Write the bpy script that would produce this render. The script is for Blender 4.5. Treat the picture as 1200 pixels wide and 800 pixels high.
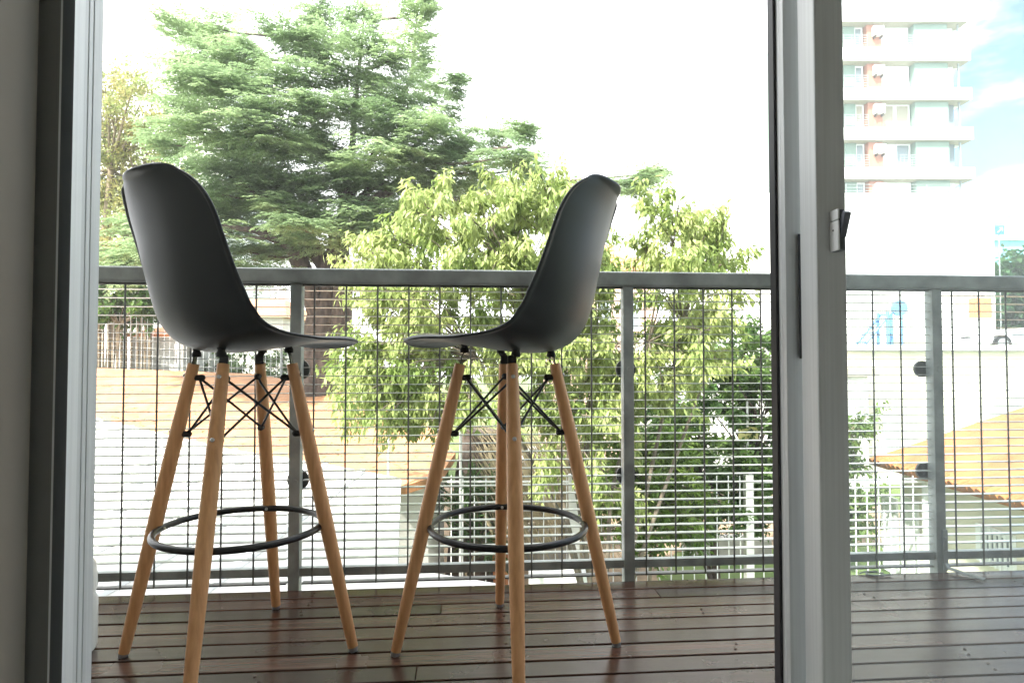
import bpy, bmesh, math, random
import numpy as np
from mathutils import Vector, Matrix
R = math.radians
random.seed(11)
rng = np.random.default_rng(11)
for o in list(bpy.data.objects): bpy.data.objects.remove(o)
scene = bpy.context.scene
COL = scene.collection

# ---------------------------------------------------------------- camera
F = 720.0; CX = 600.0; CY = 400.0; CAMZ = 0.655
PITCH = math.atan(20/720)
cam_d = bpy.data.cameras.new('camera'); cam = bpy.data.objects.new('camera', cam_d); COL.objects.link(cam)
cam.location = (0, 0, CAMZ); cam.rotation_euler = (math.pi/2 + PITCH, 0, 0)
cam_d.sensor_width = 36; cam_d.lens = 36*F/1200; cam_d.clip_start = 0.02; cam_d.clip_end = 2000
scene.camera = cam
cp, sp = math.cos(PITCH), math.sin(PITCH)
def at(px, py, d):
    """world point seen at photo pixel (px,py) at forward distance d"""
    a = (px-CX)/F; b = (CY-py)/F
    Y = cp - b*sp; Z = sp + b*cp
    k = d/Y
    return Vector((a*k, d, CAMZ + Z*k))

# ---------------------------------------------------------------- light
SUN_EL, SUN_AZ = R(52), R(215)      # azimuth clockwise from +Y : behind the camera, a bit to the left
scene.view_settings.view_transform = 'Standard'; scene.view_settings.look = 'None'
scene.view_settings.gamma = 1; scene.view_settings.use_curve_mapping = False
scene.view_settings.exposure = 2.25
world = bpy.data.worlds.new('World'); scene.world = world; world.use_nodes = True
wt = world.node_tree; wt.nodes.clear()
def N(t, typ, **kw):
    n = t.nodes.new(typ)
    for k, v in kw.items(): setattr(n, k, v)
    return n
sky = N(wt, 'ShaderNodeTexSky', sky_type='NISHITA', sun_disc=False)
sky.sun_elevation = SUN_EL; sky.sun_rotation = SUN_AZ; sky.air_density = 1.0; sky.dust_density = 1.5
bg = N(wt, 'ShaderNodeBackground'); bg.inputs[1].default_value = 0.10
wo = N(wt, 'ShaderNodeOutputWorld')
tc = N(wt, 'ShaderNodeTexCoord')
mp = N(wt, 'ShaderNodeMapping'); mp.inputs['Scale'].default_value = (1.6, 1.6, 5.0); mp.inputs['Location'].default_value = (.3, .1, .0)
nz = N(wt, 'ShaderNodeTexNoise'); nz.inputs['Scale'].default_value = 2.4; nz.inputs['Detail'].default_value = 7; nz.inputs['Roughness'].default_value = .58
wt.links.new(tc.outputs['Generated'], mp.inputs['Vector']); wt.links.new(mp.outputs[0], nz.inputs['Vector'])
# the cloud bank breaks up towards the east (+X)
sx = N(wt, 'ShaderNodeSeparateXYZ'); wt.links.new(tc.outputs['Generated'], sx.inputs[0])
mr = N(wt, 'ShaderNodeMapRange'); mr.inputs['From Min'].default_value = .40; mr.inputs['From Max'].default_value = .56
mr.inputs['To Min'].default_value = .45; mr.inputs['To Max'].default_value = -.12
wt.links.new(sx.outputs['X'], mr.inputs['Value'])
ad = N(wt, 'ShaderNodeMath', operation='ADD'); wt.links.new(nz.outputs[0], ad.inputs[0]); wt.links.new(mr.outputs[0], ad.inputs[1])
cr = N(wt, 'ShaderNodeMapRange', interpolation_type='SMOOTHSTEP'); cr.inputs['From Min'].default_value = .36; cr.inputs['From Max'].default_value = .62
wt.links.new(ad.outputs[0], cr.inputs['Value'])
mx = N(wt, 'ShaderNodeMix', data_type='RGBA'); wt.links.new(cr.outputs[0], mx.inputs['Factor'])
dim = N(wt, 'ShaderNodeMix', data_type='RGBA', blend_type='MULTIPLY'); dim.inputs['Factor'].default_value = 1
wt.links.new(sky.outputs[0], dim.inputs['A']); dim.inputs['B'].default_value = (.44, .64, .76, 1)
wt.links.new(dim.outputs['Result'], mx.inputs['A']); mx.inputs['B'].default_value = (9.6, 9.8, 10, 1)
wt.links.new(mx.outputs['Result'], bg.inputs[0]); wt.links.new(bg.outputs[0], wo.inputs[0])
sun_d = bpy.data.lights.new('sun', 'SUN'); sun_d.energy = 3.2; sun_d.angle = R(1.2); sun_d.color = (1, .95, .86)
sun = bpy.data.objects.new('sun', sun_d); COL.objects.link(sun)
sd = Vector((math.sin(SUN_AZ)*math.cos(SUN_EL), math.cos(SUN_AZ)*math.cos(SUN_EL), math.sin(SUN_EL)))
sun.rotation_euler = sd.to_track_quat('Z', 'Y').to_euler(); sun.location = sd*60

# ---------------------------------------------------------------- helpers
def mat(name, col, rough=.6, metal=0, spec=.5, var=0, vscale=6, bump=0, bscale=40, transl=0, coat=0, stretch=None, col2=None, vmin=.35, vmax=.65, detail=4, island=0):
    m = bpy.data.materials.new(name); m.use_nodes = True; t = m.node_tree
    b = t.nodes['Principled BSDF']; out = t.nodes['Material Output']
    b.inputs['Roughness'].default_value = rough; b.inputs['Metallic'].default_value = metal
    b.inputs['Specular IOR Level'].default_value = spec
    b.inputs['Coat Weight'].default_value = coat
    c = tuple(col)+(1,)
    b.inputs['Base Color'].default_value = c
    src = None
    tc = N(t, 'ShaderNodeTexCoord'); vec = tc.outputs['Object']
    if stretch:
        mpn = N(t, 'ShaderNodeMapping'); mpn.inputs['Scale'].default_value = stretch; t.links.new(vec, mpn.inputs[0]); vec = mpn.outputs[0]
    if var or col2 is not None:
        n = N(t, 'ShaderNodeTexNoise'); n.inputs['Scale'].default_value = vscale; n.inputs['Detail'].default_value = detail; t.links.new(vec, n.inputs['Vector'])
        r = N(t, 'ShaderNodeMapRange'); r.inputs['From Min'].default_value = vmin; r.inputs['From Max'].default_value = vmax; t.links.new(n.outputs[0], r.inputs['Value'])
        x = N(t, 'ShaderNodeMix', data_type='RGBA'); t.links.new(r.outputs[0], x.inputs['Factor'])
        if col2 is None: a = tuple(max(0, v*(1-var)) for v in col)+(1,); b2 = tuple(min(.9, v*(1+var)) for v in col)+(1,)
        else: a = c; b2 = tuple(col2)+(1,)
        x.inputs['A'].default_value = a; x.inputs['B'].default_value = b2; src = x.outputs['Result']
        if island:
            g = N(t, 'ShaderNodeNewGeometry'); h = N(t, 'ShaderNodeMapRange'); h.inputs['To Min'].default_value = 1-island; h.inputs['To Max'].default_value = 1+island
            t.links.new(g.outputs['Random Per Island'], h.inputs['Value'])
            mu = N(t, 'ShaderNodeMix', data_type='RGBA', blend_type='MULTIPLY'); mu.inputs['Factor'].default_value = 1
            t.links.new(src, mu.inputs['A']); t.links.new(h.outputs[0], mu.inputs['B']); src = mu.outputs['Result']
        t.links.new(src, b.inputs['Base Color'])
    if bump:
        n = N(t, 'ShaderNodeTexNoise'); n.inputs['Scale'].default_value = bscale; n.inputs['Detail'].default_value = 5; t.links.new(vec, n.inputs['Vector'])
        bm_ = N(t, 'ShaderNodeBump'); bm_.inputs['Strength'].default_value = bump; bm_.inputs['Distance'].default_value = .01
        t.links.new(n.outputs[0], bm_.inputs['Height']); t.links.new(bm_.outputs[0], b.inputs['Normal'])
    if transl:
        tr = N(t, 'ShaderNodeBsdfTranslucent'); tr.inputs[0].default_value = tuple(min(1, v*1.3) for v in col)+(1,)
        if src: t.links.new(src, tr.inputs[0])
        ms = N(t, 'ShaderNodeMixShader'); ms.inputs[0].default_value = transl
        t.links.new(b.outputs[0], ms.inputs[1]); t.links.new(tr.outputs[0], ms.inputs[2]); t.links.new(ms.outputs[0], out.inputs[0])
    return m

def tag(o, label=None, cat=None, group=None, kind=None):
    if label: o['label'] = label
    if cat: o['category'] = cat
    if group: o['group'] = group
    if kind: o['kind'] = kind
    return o
def empty(name, loc=(0, 0, 0), rz=0, label=None, cat=None, group=None):
    o = bpy.data.objects.new(name, None); COL.objects.link(o); o.location = loc; o.rotation_euler = (0, 0, rz); o.empty_display_size = .1
    return tag(o, label, cat, group)

class MB:
    def __init__(s): s.v = []; s.f = []; s.mi = []; s.cur = 0; s.sm = []; s.smooth = False
    def add(s, vs, fs):
        b = len(s.v); s.v += [tuple(v) for v in vs]
        for f in fs: s.f.append([b+i for i in f]); s.mi.append(s.cur); s.sm.append(s.smooth)
    def box(s, x0, x1, y0, y1, z0, z1, M=None):
        vs = [Vector(p) for p in [(x0,y0,z0),(x1,y0,z0),(x1,y1,z0),(x0,y1,z0),(x0,y0,z1),(x1,y0,z1),(x1,y1,z1),(x0,y1,z1)]]
        if M is not None: vs = [M @ v for v in vs]
        s.add(vs, [(0,3,2,1),(4,5,6,7),(0,1,5,4),(1,2,6,5),(2,3,7,6),(3,0,4,7)])
    def prism(s, pl, z0, z1):
        n = len(pl)
        s.add([(p[0],p[1],z0) for p in pl]+[(p[0],p[1],z1) for p in pl],
              [list(range(n))[::-1], list(range(n,2*n))]+[(i,(i+1)%n,n+(i+1)%n,n+i) for i in range(n)])
    def slab(s, pts, th):
        """polygon of 3-d points thickened downwards by th"""
        n = len(pts); lo = [(p[0],p[1],p[2]-th) for p in pts]
        s.add(list(pts)+lo, [list(range(n)), list(range(n,2*n))[::-1]]+[(i,n+i,n+(i+1)%n,(i+1)%n) for i in range(n)])
    def tube(s, pts, rad, n=8, caps=True, closed=False):
        pts = [Vector(p) for p in pts]; m = len(pts)
        if not hasattr(rad, '__len__'): rad = [rad]*m
        sm = s.smooth; s.smooth = True
        rings = []; up = None
        for i, p in enumerate(pts):
            if closed: d = pts[(i+1)%m]-pts[i-1]
            else: d = pts[min(i+1,m-1)]-pts[max(i-1,0)]
            d.normalize()
            if up is None: up = Vector((0,0,1)) if abs(d.z) < .9 else Vector((1,0,0))
            a = d.cross(up); a.normalize(); b = a.cross(d); up = b
            rings.append([p+(a*math.cos(q)+b*math.sin(q))*rad[i] for q in [2*math.pi*k/n for k in range(n)]])
        base = []
        for r in rings: base += r
        fs = []
        for i in range(m if closed else m-1):
            j = (i+1)%m
            for k in range(n): fs.append((i*n+k, i*n+(k+1)%n, j*n+(k+1)%n, j*n+k))
        s.add(base, fs)
        s.smooth = False
        if caps and not closed:
            s.add(rings[0], [list(range(n))]); s.add(rings[-1], [list(range(n))[::-1]])
        s.smooth = sm
    def disc(s, c, axis, r, th, n=20):
        a = Vector(axis).normalized(); c = Vector(c); s.tube([c-a*th/2, c+a*th/2], r, n)
    def ball(s, c, r, nu=12, nv=8, sc=(1,1,1)):
        vs = []; fs = []
        for j in range(nv+1):
            th = math.pi*j/nv
            for i in range(nu):
                ph = 2*math.pi*i/nu; vs.append((c[0]+r*sc[0]*math.sin(th)*math.cos(ph), c[1]+r*sc[1]*math.sin(th)*math.sin(ph), c[2]+r*sc[2]*math.cos(th)))
        for j in range(nv):
            for i in range(nu): fs.append((j*nu+i, (j+1)*nu+i, (j+1)*nu+(i+1)%nu, j*nu+(i+1)%nu))
        sm = s.smooth; s.smooth = True; s.add(vs, fs); s.smooth = sm
    def build(s, name, mats, parent=None, bevel=0, seg=2):
        me = bpy.data.meshes.new(name); me.from_pydata(s.v, [], s.f)
        if not isinstance(mats, (list, tuple)): mats = [mats]
        for m in mats: me.materials.append(m)
        me.polygons.foreach_set('material_index', s.mi); me.polygons.foreach_set('use_smooth', s.sm); me.update()
        bm = bmesh.new(); bm.from_mesh(me); bmesh.ops.recalc_face_normals(bm, faces=bm.faces); bm.to_mesh(me); bm.free()
        o = bpy.data.objects.new(name, me); COL.objects.link(o)
        if parent: o.parent = parent
        if bevel:
            md = o.modifiers.new('bevel', 'BEVEL'); md.width = bevel; md.segments = seg; md.limit_method = 'ANGLE'; md.angle_limit = R(50); md.harden_normals = False
        return o

def np_mesh(name, verts, nper, m, parent=None):
    """verts: (k*nper,3) array, k separate polygons of nper corners"""
    k = len(verts)//nper
    me = bpy.data.meshes.new(name); me.vertices.add(len(verts)); me.vertices.foreach_set('co', np.asarray(verts, dtype=np.float32).ravel())
    me.loops.add(k*nper); me.loops.foreach_set('vertex_index', np.arange(k*nper, dtype=np.int32))
    me.polygons.add(k); me.polygons.foreach_set('loop_start', np.arange(k, dtype=np.int32)*nper)
    me.materials.append(m); me.update(calc_edges=True); me.validate()
    o = bpy.data.objects.new(name, me); COL.objects.link(o)
    if parent: o.parent = parent
    return o
def copy_tree(o, parent=None):
    c = o.copy(); COL.objects.link(c)
    if parent: c.parent = parent
    for ch in [x for x in bpy.data.objects if x.parent == o]: copy_tree(ch, c)
    return c

# ---------------------------------------------------------------- materials
alu = mat('brushed_aluminium', (.56,.58,.58), .42, .0, var=.06, vscale=3, stretch=(60,60,.8))
alu_lit = mat('lit_aluminium', (.68,.70,.70), .38, .0, var=.05, vscale=3, stretch=(60,60,.8))  # aluminium lightened to carry the outside light on side faces and the lip
alu_unlit = mat('unlit_aluminium', (.22,.225,.215), .5, .2)  # aluminium with the shade of the unlit jamb face put into its colour
gasket = mat('black_gasket', (.02,.02,.025), .6)
galv = mat('galvanised_steel', (.33,.355,.35), .5, .3, var=.22, vscale=14, bump=.05, bscale=90, detail=6)
galv_bar = mat('galvanised_grating', (.62,.64,.63), .28, .35, var=.15, vscale=30)
galv_rod = mat('dark_galvanised_rod', (.17,.17,.165), .55, .4, var=.2, vscale=30)
blackrod = mat('black_steel', (.012,.012,.013), .35)
rubber = mat('black_rubber', (.015,.015,.015), .6)
screwm = mat('zinc_screw', (.6,.6,.58), .3, .9)
shell_m = mat('black_moulded_plastic', (.028,.032,.034), .48, spec=.34, bump=.02, bscale=900)
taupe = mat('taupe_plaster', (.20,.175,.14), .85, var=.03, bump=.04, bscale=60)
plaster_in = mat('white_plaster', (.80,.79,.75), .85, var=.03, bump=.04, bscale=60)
white_w = mat('white_painted_wall', (.80,.80,.77), .8, var=.05, vscale=1.5, bump=.05, bscale=12)
white_c = mat('weathered_white_wall', (.68,.67,.62), .85, var=.12, vscale=1.2, bump=.1, bscale=10, detail=8)
cream = mat('cream_wall', (.66,.62,.50), .85, var=.06, vscale=2)
mint = mat('mint_render', (.21,.285,.24), .8, var=.02)
salmon = mat('salmon_render', (.42,.19,.13), .8)
beige_sof = mat('beige_soffit', (.36,.33,.26), .8)
win_glass = mat('window_glass', (.22,.26,.28), .15, spec=.8)
white_fr = mat('white_metal', (.80,.81,.80), .45)
concrete = mat('grey_concrete', (.34,.33,.30), .9, var=.25, vscale=3, bump=.2, bscale=20, detail=8)
bark = mat('dark_bark', (.075,.058,.045), .95, var=.45, vscale=14, bump=.8, bscale=25, stretch=(1,1,.25))
bark_p = mat('pale_bark', (.20,.165,.11), .9, var=.3, vscale=9)
blue_p = mat('blue_plastic', (.12,.30,.52), .4)
orange_b = mat('orange_brick', (.60,.24,.10), .8, var=.12, vscale=8)
soil = mat('dry_soil', (.22,.16,.10), 1, var=.4, vscale=2)

def wood_mat():
    m = bpy.data.materials.new('beech_wood'); m.use_nodes = True; t = m.node_tree; b = t.nodes['Principled BSDF']
    tc = N(t, 'ShaderNodeTexCoord'); mp = N(t, 'ShaderNodeMapping'); mp.inputs['Scale'].default_value = (70,70,3.2); t.links.new(tc.outputs['Object'], mp.inputs[0])
    n = N(t, 'ShaderNodeTexNoise'); n.inputs['Scale'].default_value = 1.6; n.inputs['Detail'].default_value = 6; t.links.new(mp.outputs[0], n.inputs['Vector'])
    r = N(t, 'ShaderNodeValToRGB'); r.color_ramp.elements[0].position = .3; r.color_ramp.elements[0].color = (.60,.30,.13,1)
    r.color_ramp.elements[1].position = .7; r.color_ramp.elements[1].color = (.78,.43,.20,1)
    t.links.new(n.outputs[0], r.inputs[0]); t.links.new(r.outputs[0], b.inputs['Base Color']); b.inputs['Roughness'].default_value = .42
    return m
beech = wood_mat()

def deck_mat():
    m = bpy.data.materials.new('varnished_hardwood'); m.use_nodes = True; t = m.node_tree; b = t.nodes['Principled BSDF']
    tc = N(t, 'ShaderNodeTexCoord'); mp = N(t, 'ShaderNodeMapping'); mp.inputs['Scale'].default_value = (1.6,55,16); t.links.new(tc.outputs['Object'], mp.inputs[0])
    g = N(t, 'ShaderNodeNewGeometry')
    off = N(t, 'ShaderNodeVectorMath', operation='SCALE'); off.inputs['Scale'].default_value = 37
    cmb = N(t, 'ShaderNodeCombineXYZ'); t.links.new(g.outputs['Random Per Island'], cmb.inputs[0]); t.links.new(g.outputs['Random Per Island'], cmb.inputs[1])
    t.links.new(cmb.outputs[0], off.inputs[0]); av = N(t, 'ShaderNodeVectorMath', operation='ADD'); t.links.new(mp.outputs[0], av.inputs[0]); t.links.new(off.outputs[0], av.inputs[1])
    n = N(t, 'ShaderNodeTexNoise'); n.inputs['Scale'].default_value = 1.5; n.inputs['Detail'].default_value = 8; n.inputs['Roughness'].default_value = .6; t.links.new(av.outputs[0], n.inputs['Vector'])
    r = N(t, 'ShaderNodeValToRGB'); r.color_ramp.elements[0].position = .3; r.color_ramp.elements[0].color = (.040,.017,.011,1)
    r.color_ramp.elements[1].position = .72; r.color_ramp.elements[1].color = (.098,.052,.037,1)
    t.links.new(n.outputs[0], r.inputs[0])
    h = N(t, 'ShaderNodeMapRange'); h.inputs['To Min'].default_value = .6; h.inputs['To Max'].default_value = 1.5; t.links.new(g.outputs['Random Per Island'], h.inputs['Value'])
    mu = N(t, 'ShaderNodeMix', data_type='RGBA', blend_type='MULTIPLY'); mu.inputs['Factor'].default_value = 1; t.links.new(r.outputs[0], mu.inputs['A']); t.links.new(h.outputs[0], mu.inputs['B'])
    t.links.new(mu.outputs['Result'], b.inputs['Base Color'])
    n2 = N(t, 'ShaderNodeTexNoise'); n2.inputs['Scale'].default_value = 6; n2.inputs['Detail'].default_value = 6; t.links.new(tc.outputs['Object'], n2.inputs['Vector'])
    r2 = N(t, 'ShaderNodeMapRange'); r2.inputs['To Min'].default_value = .22; r2.inputs['To Max'].default_value = .31; t.links.new(n2.outputs[0], r2.inputs['Value']); t.links.new(r2.outputs[0], b.inputs['Roughness'])
    bp = N(t, 'ShaderNodeBump'); bp.inputs['Strength'].default_value = .12; bp.inputs['Distance'].default_value = .004; t.links.new(n.outputs[0], bp.inputs['Height']); t.links.new(bp.outputs[0], b.inputs['Normal'])
    return m
deckm = deck_mat(); _b = deckm.node_tree.nodes['Principled BSDF']; _b.inputs['Coat Weight'].default_value = .2; _b.inputs['Coat Roughness'].default_value = .2

def tile_mat(name, c1, c2, sc):
    m = bpy.data.materials.new(name); m.use_nodes = True; t = m.node_tree; b = t.nodes['Principled BSDF']
    tc = N(t, 'ShaderNodeTexCoord')
    br = N(t, 'ShaderNodeTexBrick'); br.inputs['Scale'].default_value = sc; br.inputs['Color1'].default_value = c1+(1,); br.inputs['Color2'].default_value = c2+(1,)
    br.inputs['Mortar'].default_value = (c1[0]*.8, c1[1]*.7, c1[2]*.68, 1); br.inputs['Mortar Size'].default_value = .012
    br.inputs['Brick Width'].default_value = .5; br.inputs['Row Height'].default_value = .42
    t.links.new(tc.outputs['Object'], br.inputs['Vector'])
    n = N(t, 'ShaderNodeTexNoise'); n.inputs['Scale'].default_value = 2.2; n.inputs['Detail'].default_value = 9; t.links.new(tc.outputs['Object'], n.inputs['Vector'])
    r = N(t, 'ShaderNodeMapRange'); r.inputs['From Min'].default_value = .3; r.inputs['From Max'].default_value = .7; r.inputs['To Min'].default_value = .72; r.inputs['To Max'].default_value = 1.2; t.links.new(n.outputs[0], r.inputs['Value'])
    mu = N(t, 'ShaderNodeMix', data_type='RGBA', blend_type='MULTIPLY'); mu.inputs['Factor'].default_value = 1; t.links.new(br.outputs[0], mu.inputs['A']); t.links.new(r.outputs[0], mu.inputs['B'])
    t.links.new(mu.outputs['Result'], b.inputs['Base Color']); b.inputs['Roughness'].default_value = .85
    return m
terra2 = tile_mat('orange_roof_tiles', (.36,.15,.045), (.33,.13,.04), 2.4)
terra = tile_mat('terracotta_tiles', (.46,.235,.115), (.42,.205,.095), 2.4)

def glass_mat():
    m = bpy.data.materials.new('dusty_window_pane'); m.use_nodes = True; t = m.node_tree; t.nodes.clear()
    out = N(t, 'ShaderNodeOutputMaterial'); tr = N(t, 'ShaderNodeBsdfTransparent'); tr.inputs[0].default_value = (.92,.955,.955,1)
    gl = N(t, 'ShaderNodeBsdfGlossy'); gl.inputs['Roughness'].default_value = .02
    lw = N(t, 'ShaderNodeLayerWeight'); lw.inputs[0].default_value = .5
    pw = N(t, 'ShaderNodeMath', operation='POWER'); pw.inputs[1].default_value = 4; t.links.new(lw.outputs['Facing'], pw.inputs[0])
    fr = N(t, 'ShaderNodeMapRange'); fr.inputs['To Min'].default_value = .04; fr.inputs['To Max'].default_value = .8; t.links.new(pw.outputs[0], fr.inputs['Value'])
    m1 = N(t, 'ShaderNodeMixShader'); t.links.new(fr.outputs[0], m1.inputs[0]); t.links.new(tr.outputs[0], m1.inputs[1]); t.links.new(gl.outputs[0], m1.inputs[2])
    tl = N(t, 'ShaderNodeBsdfTranslucent'); tl.inputs[0].default_value = (.8,.86,.9,1)
    n = N(t, 'ShaderNodeTexNoise'); n.inputs['Scale'].default_value = 2.5; n.inputs['Detail'].default_value = 5
    r = N(t, 'ShaderNodeMapRange'); r.inputs['To Min'].default_value = .02; r.inputs['To Max'].default_value = .06; t.links.new(n.outputs[0], r.inputs['Value'])
    m2 = N(t, 'ShaderNodeMixShader'); t.links.new(r.outputs[0], m2.inputs[0]); t.links.new(m1.outputs[0], m2.inputs[1]); t.links.new(tl.outputs[0], m2.inputs[2])
    t.links.new(m2.outputs[0], out.inputs[0]); return m
pane_m = glass_mat()

PSI = R(4.4); cs, sn = math.cos(PSI), math.sin(PSI)
def RW(u, v, z=0): return Vector((u*cs - v*sn, u*sn + v*cs, z))      # balcony axes -> world
def U(px, v):                                                         # u on the line v seen at photo column px
    a = (px-CX)/F; return v*(a*cs+sn)/(cs-a*sn)

# ================================================================ the setting
GZ = -2.9
def grass_mat():
    return mat('lawn', (.06,.11,.02), 1, vscale=.8, col2=(.13,.17,.05), bump=.6, bscale=30, detail=8)
g = MB(); g.box(-75, 95, -8, 115, GZ-.3, GZ); tag(g.build('ground', grass_mat()), kind='structure')

# deck: hardwood boards running along the balcony
d = MB(); pitch = .0655; vE = 1.798
k = 0; r_ = random.Random(3)
v1 = vE
while v1 > .93:
    v0 = v1-pitch+.0075
    cuts = [-3.2] + sorted(r_.uniform(-2.6, 2.6) for _ in range(1)) + [3.4]
    if k == 2: cuts = [-3.2, -.06, 3.4]
    if k == 7: cuts = [-3.2, -.10, 3.4]
    for a, b in zip(cuts[:-1], cuts[1:]):
        dz = r_.uniform(-.0006, .0006)
        d.box(a+.0008, b-.0008, v0, v1, -.022+dz, dz)
    v1 -= pitch; k += 1
d.cur = 1
d.box(-3.2, 3.4, .93, vE-.02, -.20, -.032)
d.cur = 2
v1 = vE; k = 0
while v1 > 1.0:
    for uu in (-1.55, -1.05, -.42, .10, .62, 1.12, 1.62):
        if r_.random() > .4: continue
        for q in (-.012, .012):
            d.disc((uu+k*.0+r_.uniform(-.01,.01), v1-pitch/2+q+.003, .0006), (0,0,1), .0032, .002, 8)
    v1 -= pitch; k += 1
dk = d.build('deck', [deckm, rubber, mat('rusty_screw', (.08,.055,.04), .6, .5)], bevel=.0012, seg=1); dk.rotation_euler = (0,0,PSI)
tag(dk, kind='structure')

# ---------------------------------------------------------------- room the photograph is taken from
room = empty('apartment_room', RW(-.6, .8), PSI, 'dim beige interior wall beside the dark frame at the left edge', 'wall')
oU, oV = -.6, .8
def rb(mb, u0, u1, v0, v1, z0, z1): mb.box(u0-oU, u1-oU, v0-oV, v1-oV, z0, z1)
uw = U(37, .80)
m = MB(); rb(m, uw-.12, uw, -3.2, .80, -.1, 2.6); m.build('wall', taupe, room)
m = MB(); rb(m, -3.4, uw-.1225, .68, .94, -.1, 2.6); m.build('facade_wall', concrete, room)
m = MB(); rb(m, -1.85, -1.75, 1.001, 1.76, -.1, 2.6); m.build('sky_block_wall', concrete, room)  # unseen wall added to keep the sky's highlight off the left shell
m = MB(); rb(m, uw-.12, 3.4, -3.35, -3.2, -.1, 2.6); m.build('rear_wall', plaster_in, room)
m = MB(); rb(m, 3.4, 3.55, -3.35, 1.02, -.1, 2.6); m.build('side_wall', plaster_in, room)
m = MB(); rb(m, -3.6, 3.6, -3.4, 1.1, 2.605, 2.8); rb(m, uw+.002, 3.39, .9, 1.02, 2.3, 2.6); m.build('ceiling', plaster_in, room)
m = MB(); rb(m, uw+.001, 3.39, -3.19, .80, -.12, -.03); m.build('floor', mat('oak_floor', (.48,.47,.46), .5, var=.2), room)
m = MB(); rb(m, -3.6, 3.6, .95, 1.1, 2.802, 4.6); m.build('sun_block_wall', white_w, room)  # unseen wall raised above the ceiling to keep sun off the deck

# ---------------------------------------------------------------- door frame, left
df = empty('door_frame', RW(U(60,.85), .85), PSI, 'grey aluminium door jamb with a bright vertical strip left of the open doorway', 'door frame')
bu, bv = U(60,.85), .85
def plan(mb, pts, z0=-.03, z1=2.3): mb.prism([(p[0]-bu, p[1]-bv) for p in pts], z0, z1)
def uv(px, v): return (U(px, v), v)
def vat(u, px):
    a = (px-CX)/F; return u*(cs-a*sn)/(a*cs+sn)
m = MB(); plan(m, [uv(33,.812), uv(63.5,.812), uv(63.6,.832), uv(33,.832)]); m.build('outer_frame', alu_unlit, df)
m = MB(); plan(m, [uv(63.2,.806), uv(65.6,.806), uv(65.6,.8115), uv(63.2,.8115)]); m.build('highlight_lip', alu_lit, df)  # thin highlight line modelled as a lighter lip
m = MB(); plan(m, [uv(62,.846), uv(80,.846), uv(80,.8495), uv(62,.8495)]); m.build('track_frame', mat('charcoal_aluminium', (.15,.155,.155), .5), df)
ua = U(80,.850); va = vat(ua, 92.5)
m = MB(); plan(m, [(ua,.850), (ua,va), (U(79,va),va), uv(75,.850)]); m.build('strike_strip', alu_lit, df)
uc = ua-.0006; ve = vat(uc, 114)
m = MB(); plan(m, [uv(86,va+.0005), (uc,va+.0005), (uc,va+.008), (uc-.0016,va+.0085), (uc-.0016,va+.011), (uc,va+.0115), (uc,va+.019), (uc-.0014,va+.0195), (uc-.0014,va+.022), (uc,va+.0225), (uc,ve), uv(86,ve)]); m.build('sliding_rail', alu, df)
m = MB(); plan(m, [uv(20,ve+.001), uv(112,ve+.001), uv(112,ve+.02), uv(20,ve+.02)]); m.build('backing', alu_unlit, df)
m = MB(); m.box(ua+.01-bu, 3.38-bu, .86-bv, .925-bv, -.06, -.028); m.build('sill', alu, df, .002)
m = MB(); m.box(ua+.01-bu, 3.38-bu, .85-bv, .925-bv, 2.25, 2.299); m.build('head_rail', alu, df, .002)

# ---------------------------------------------------------------- sliding door panel, right
v0 = .885
sdp = empty('sliding_door', RW(U(975, v0), v0, -.02), PSI, 'grey aluminium sliding glass door drawn across the right side of the view', 'glass door')
bu, bv = U(975, v0), v0
m = MB()
a0, a1 = U(959, v0), U(993, v0)
v9 = vat(a0, 939.5)
plan(m, [(a0+.0035,v0), (a1,v0), (a1,v9), (a0,v9), (a0,v0+.0035), (a0+.0008,v0+.0010)], 0.0, 2.25); m.build('stile', alu, sdp, .0006)
m = MB(); b0 = U(922,.950); v9 += .0008
plan(m, [(b0,.950), (a0+.02,.950), (a0+.02,.985), (b0,.985)], 0.0, 2.25); m.build('interlock_profile', alu, sdp, .001)
m = MB(); plan(m, [uv(917.5,.962), (b0-.0004,.962), (b0-.0004,.985), (U(917.5,.962),.985)], 0.0, 2.25); m.build('edge_strip', alu_lit, sdp, .0006)
m = MB(); plan(m, [uv(910,.972), (U(917.5,.962)-.0005,.972), (U(917.5,.962)-.0005,.99), (U(910,.972),.99)], 0.0, 2.25); m.build('gasket', gasket, sdp)
m = MB(); plan(m, [uv(936.8,.944),uv(940,.944),uv(940,.9492),uv(936.8,.9492)], .675, .875); m.build('edge_gasket', gasket, sdp)
m = MB(); plan(m, [(a1-.01,.908), (a1+1.25,.908), (a1+1.25,.914), (a1-.01,.914)], .045, 2.2); m.build('glass_pane', pane_m, sdp)
m = MB(); plan(m, [(a1+.0003,v0+.004),(a1+1.24,v0+.004),(a1+1.24,.94),(a1+.0003,.94)], 0, .044); plan(m, [(a1+.0003,v0+.004),(a1+1.24,v0+.004),(a1+1.24,.94),(a1+.0003,.94)], 2.202, 2.25); m.build('rail', alu, sdp)
m = MB(); plan(m, [(a1+1.252,v0),(a1+1.31,v0),(a1+1.31,.94),(a1+1.252,.94)], 0, 2.25); m.build('stile', alu, sdp, .002)
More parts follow.
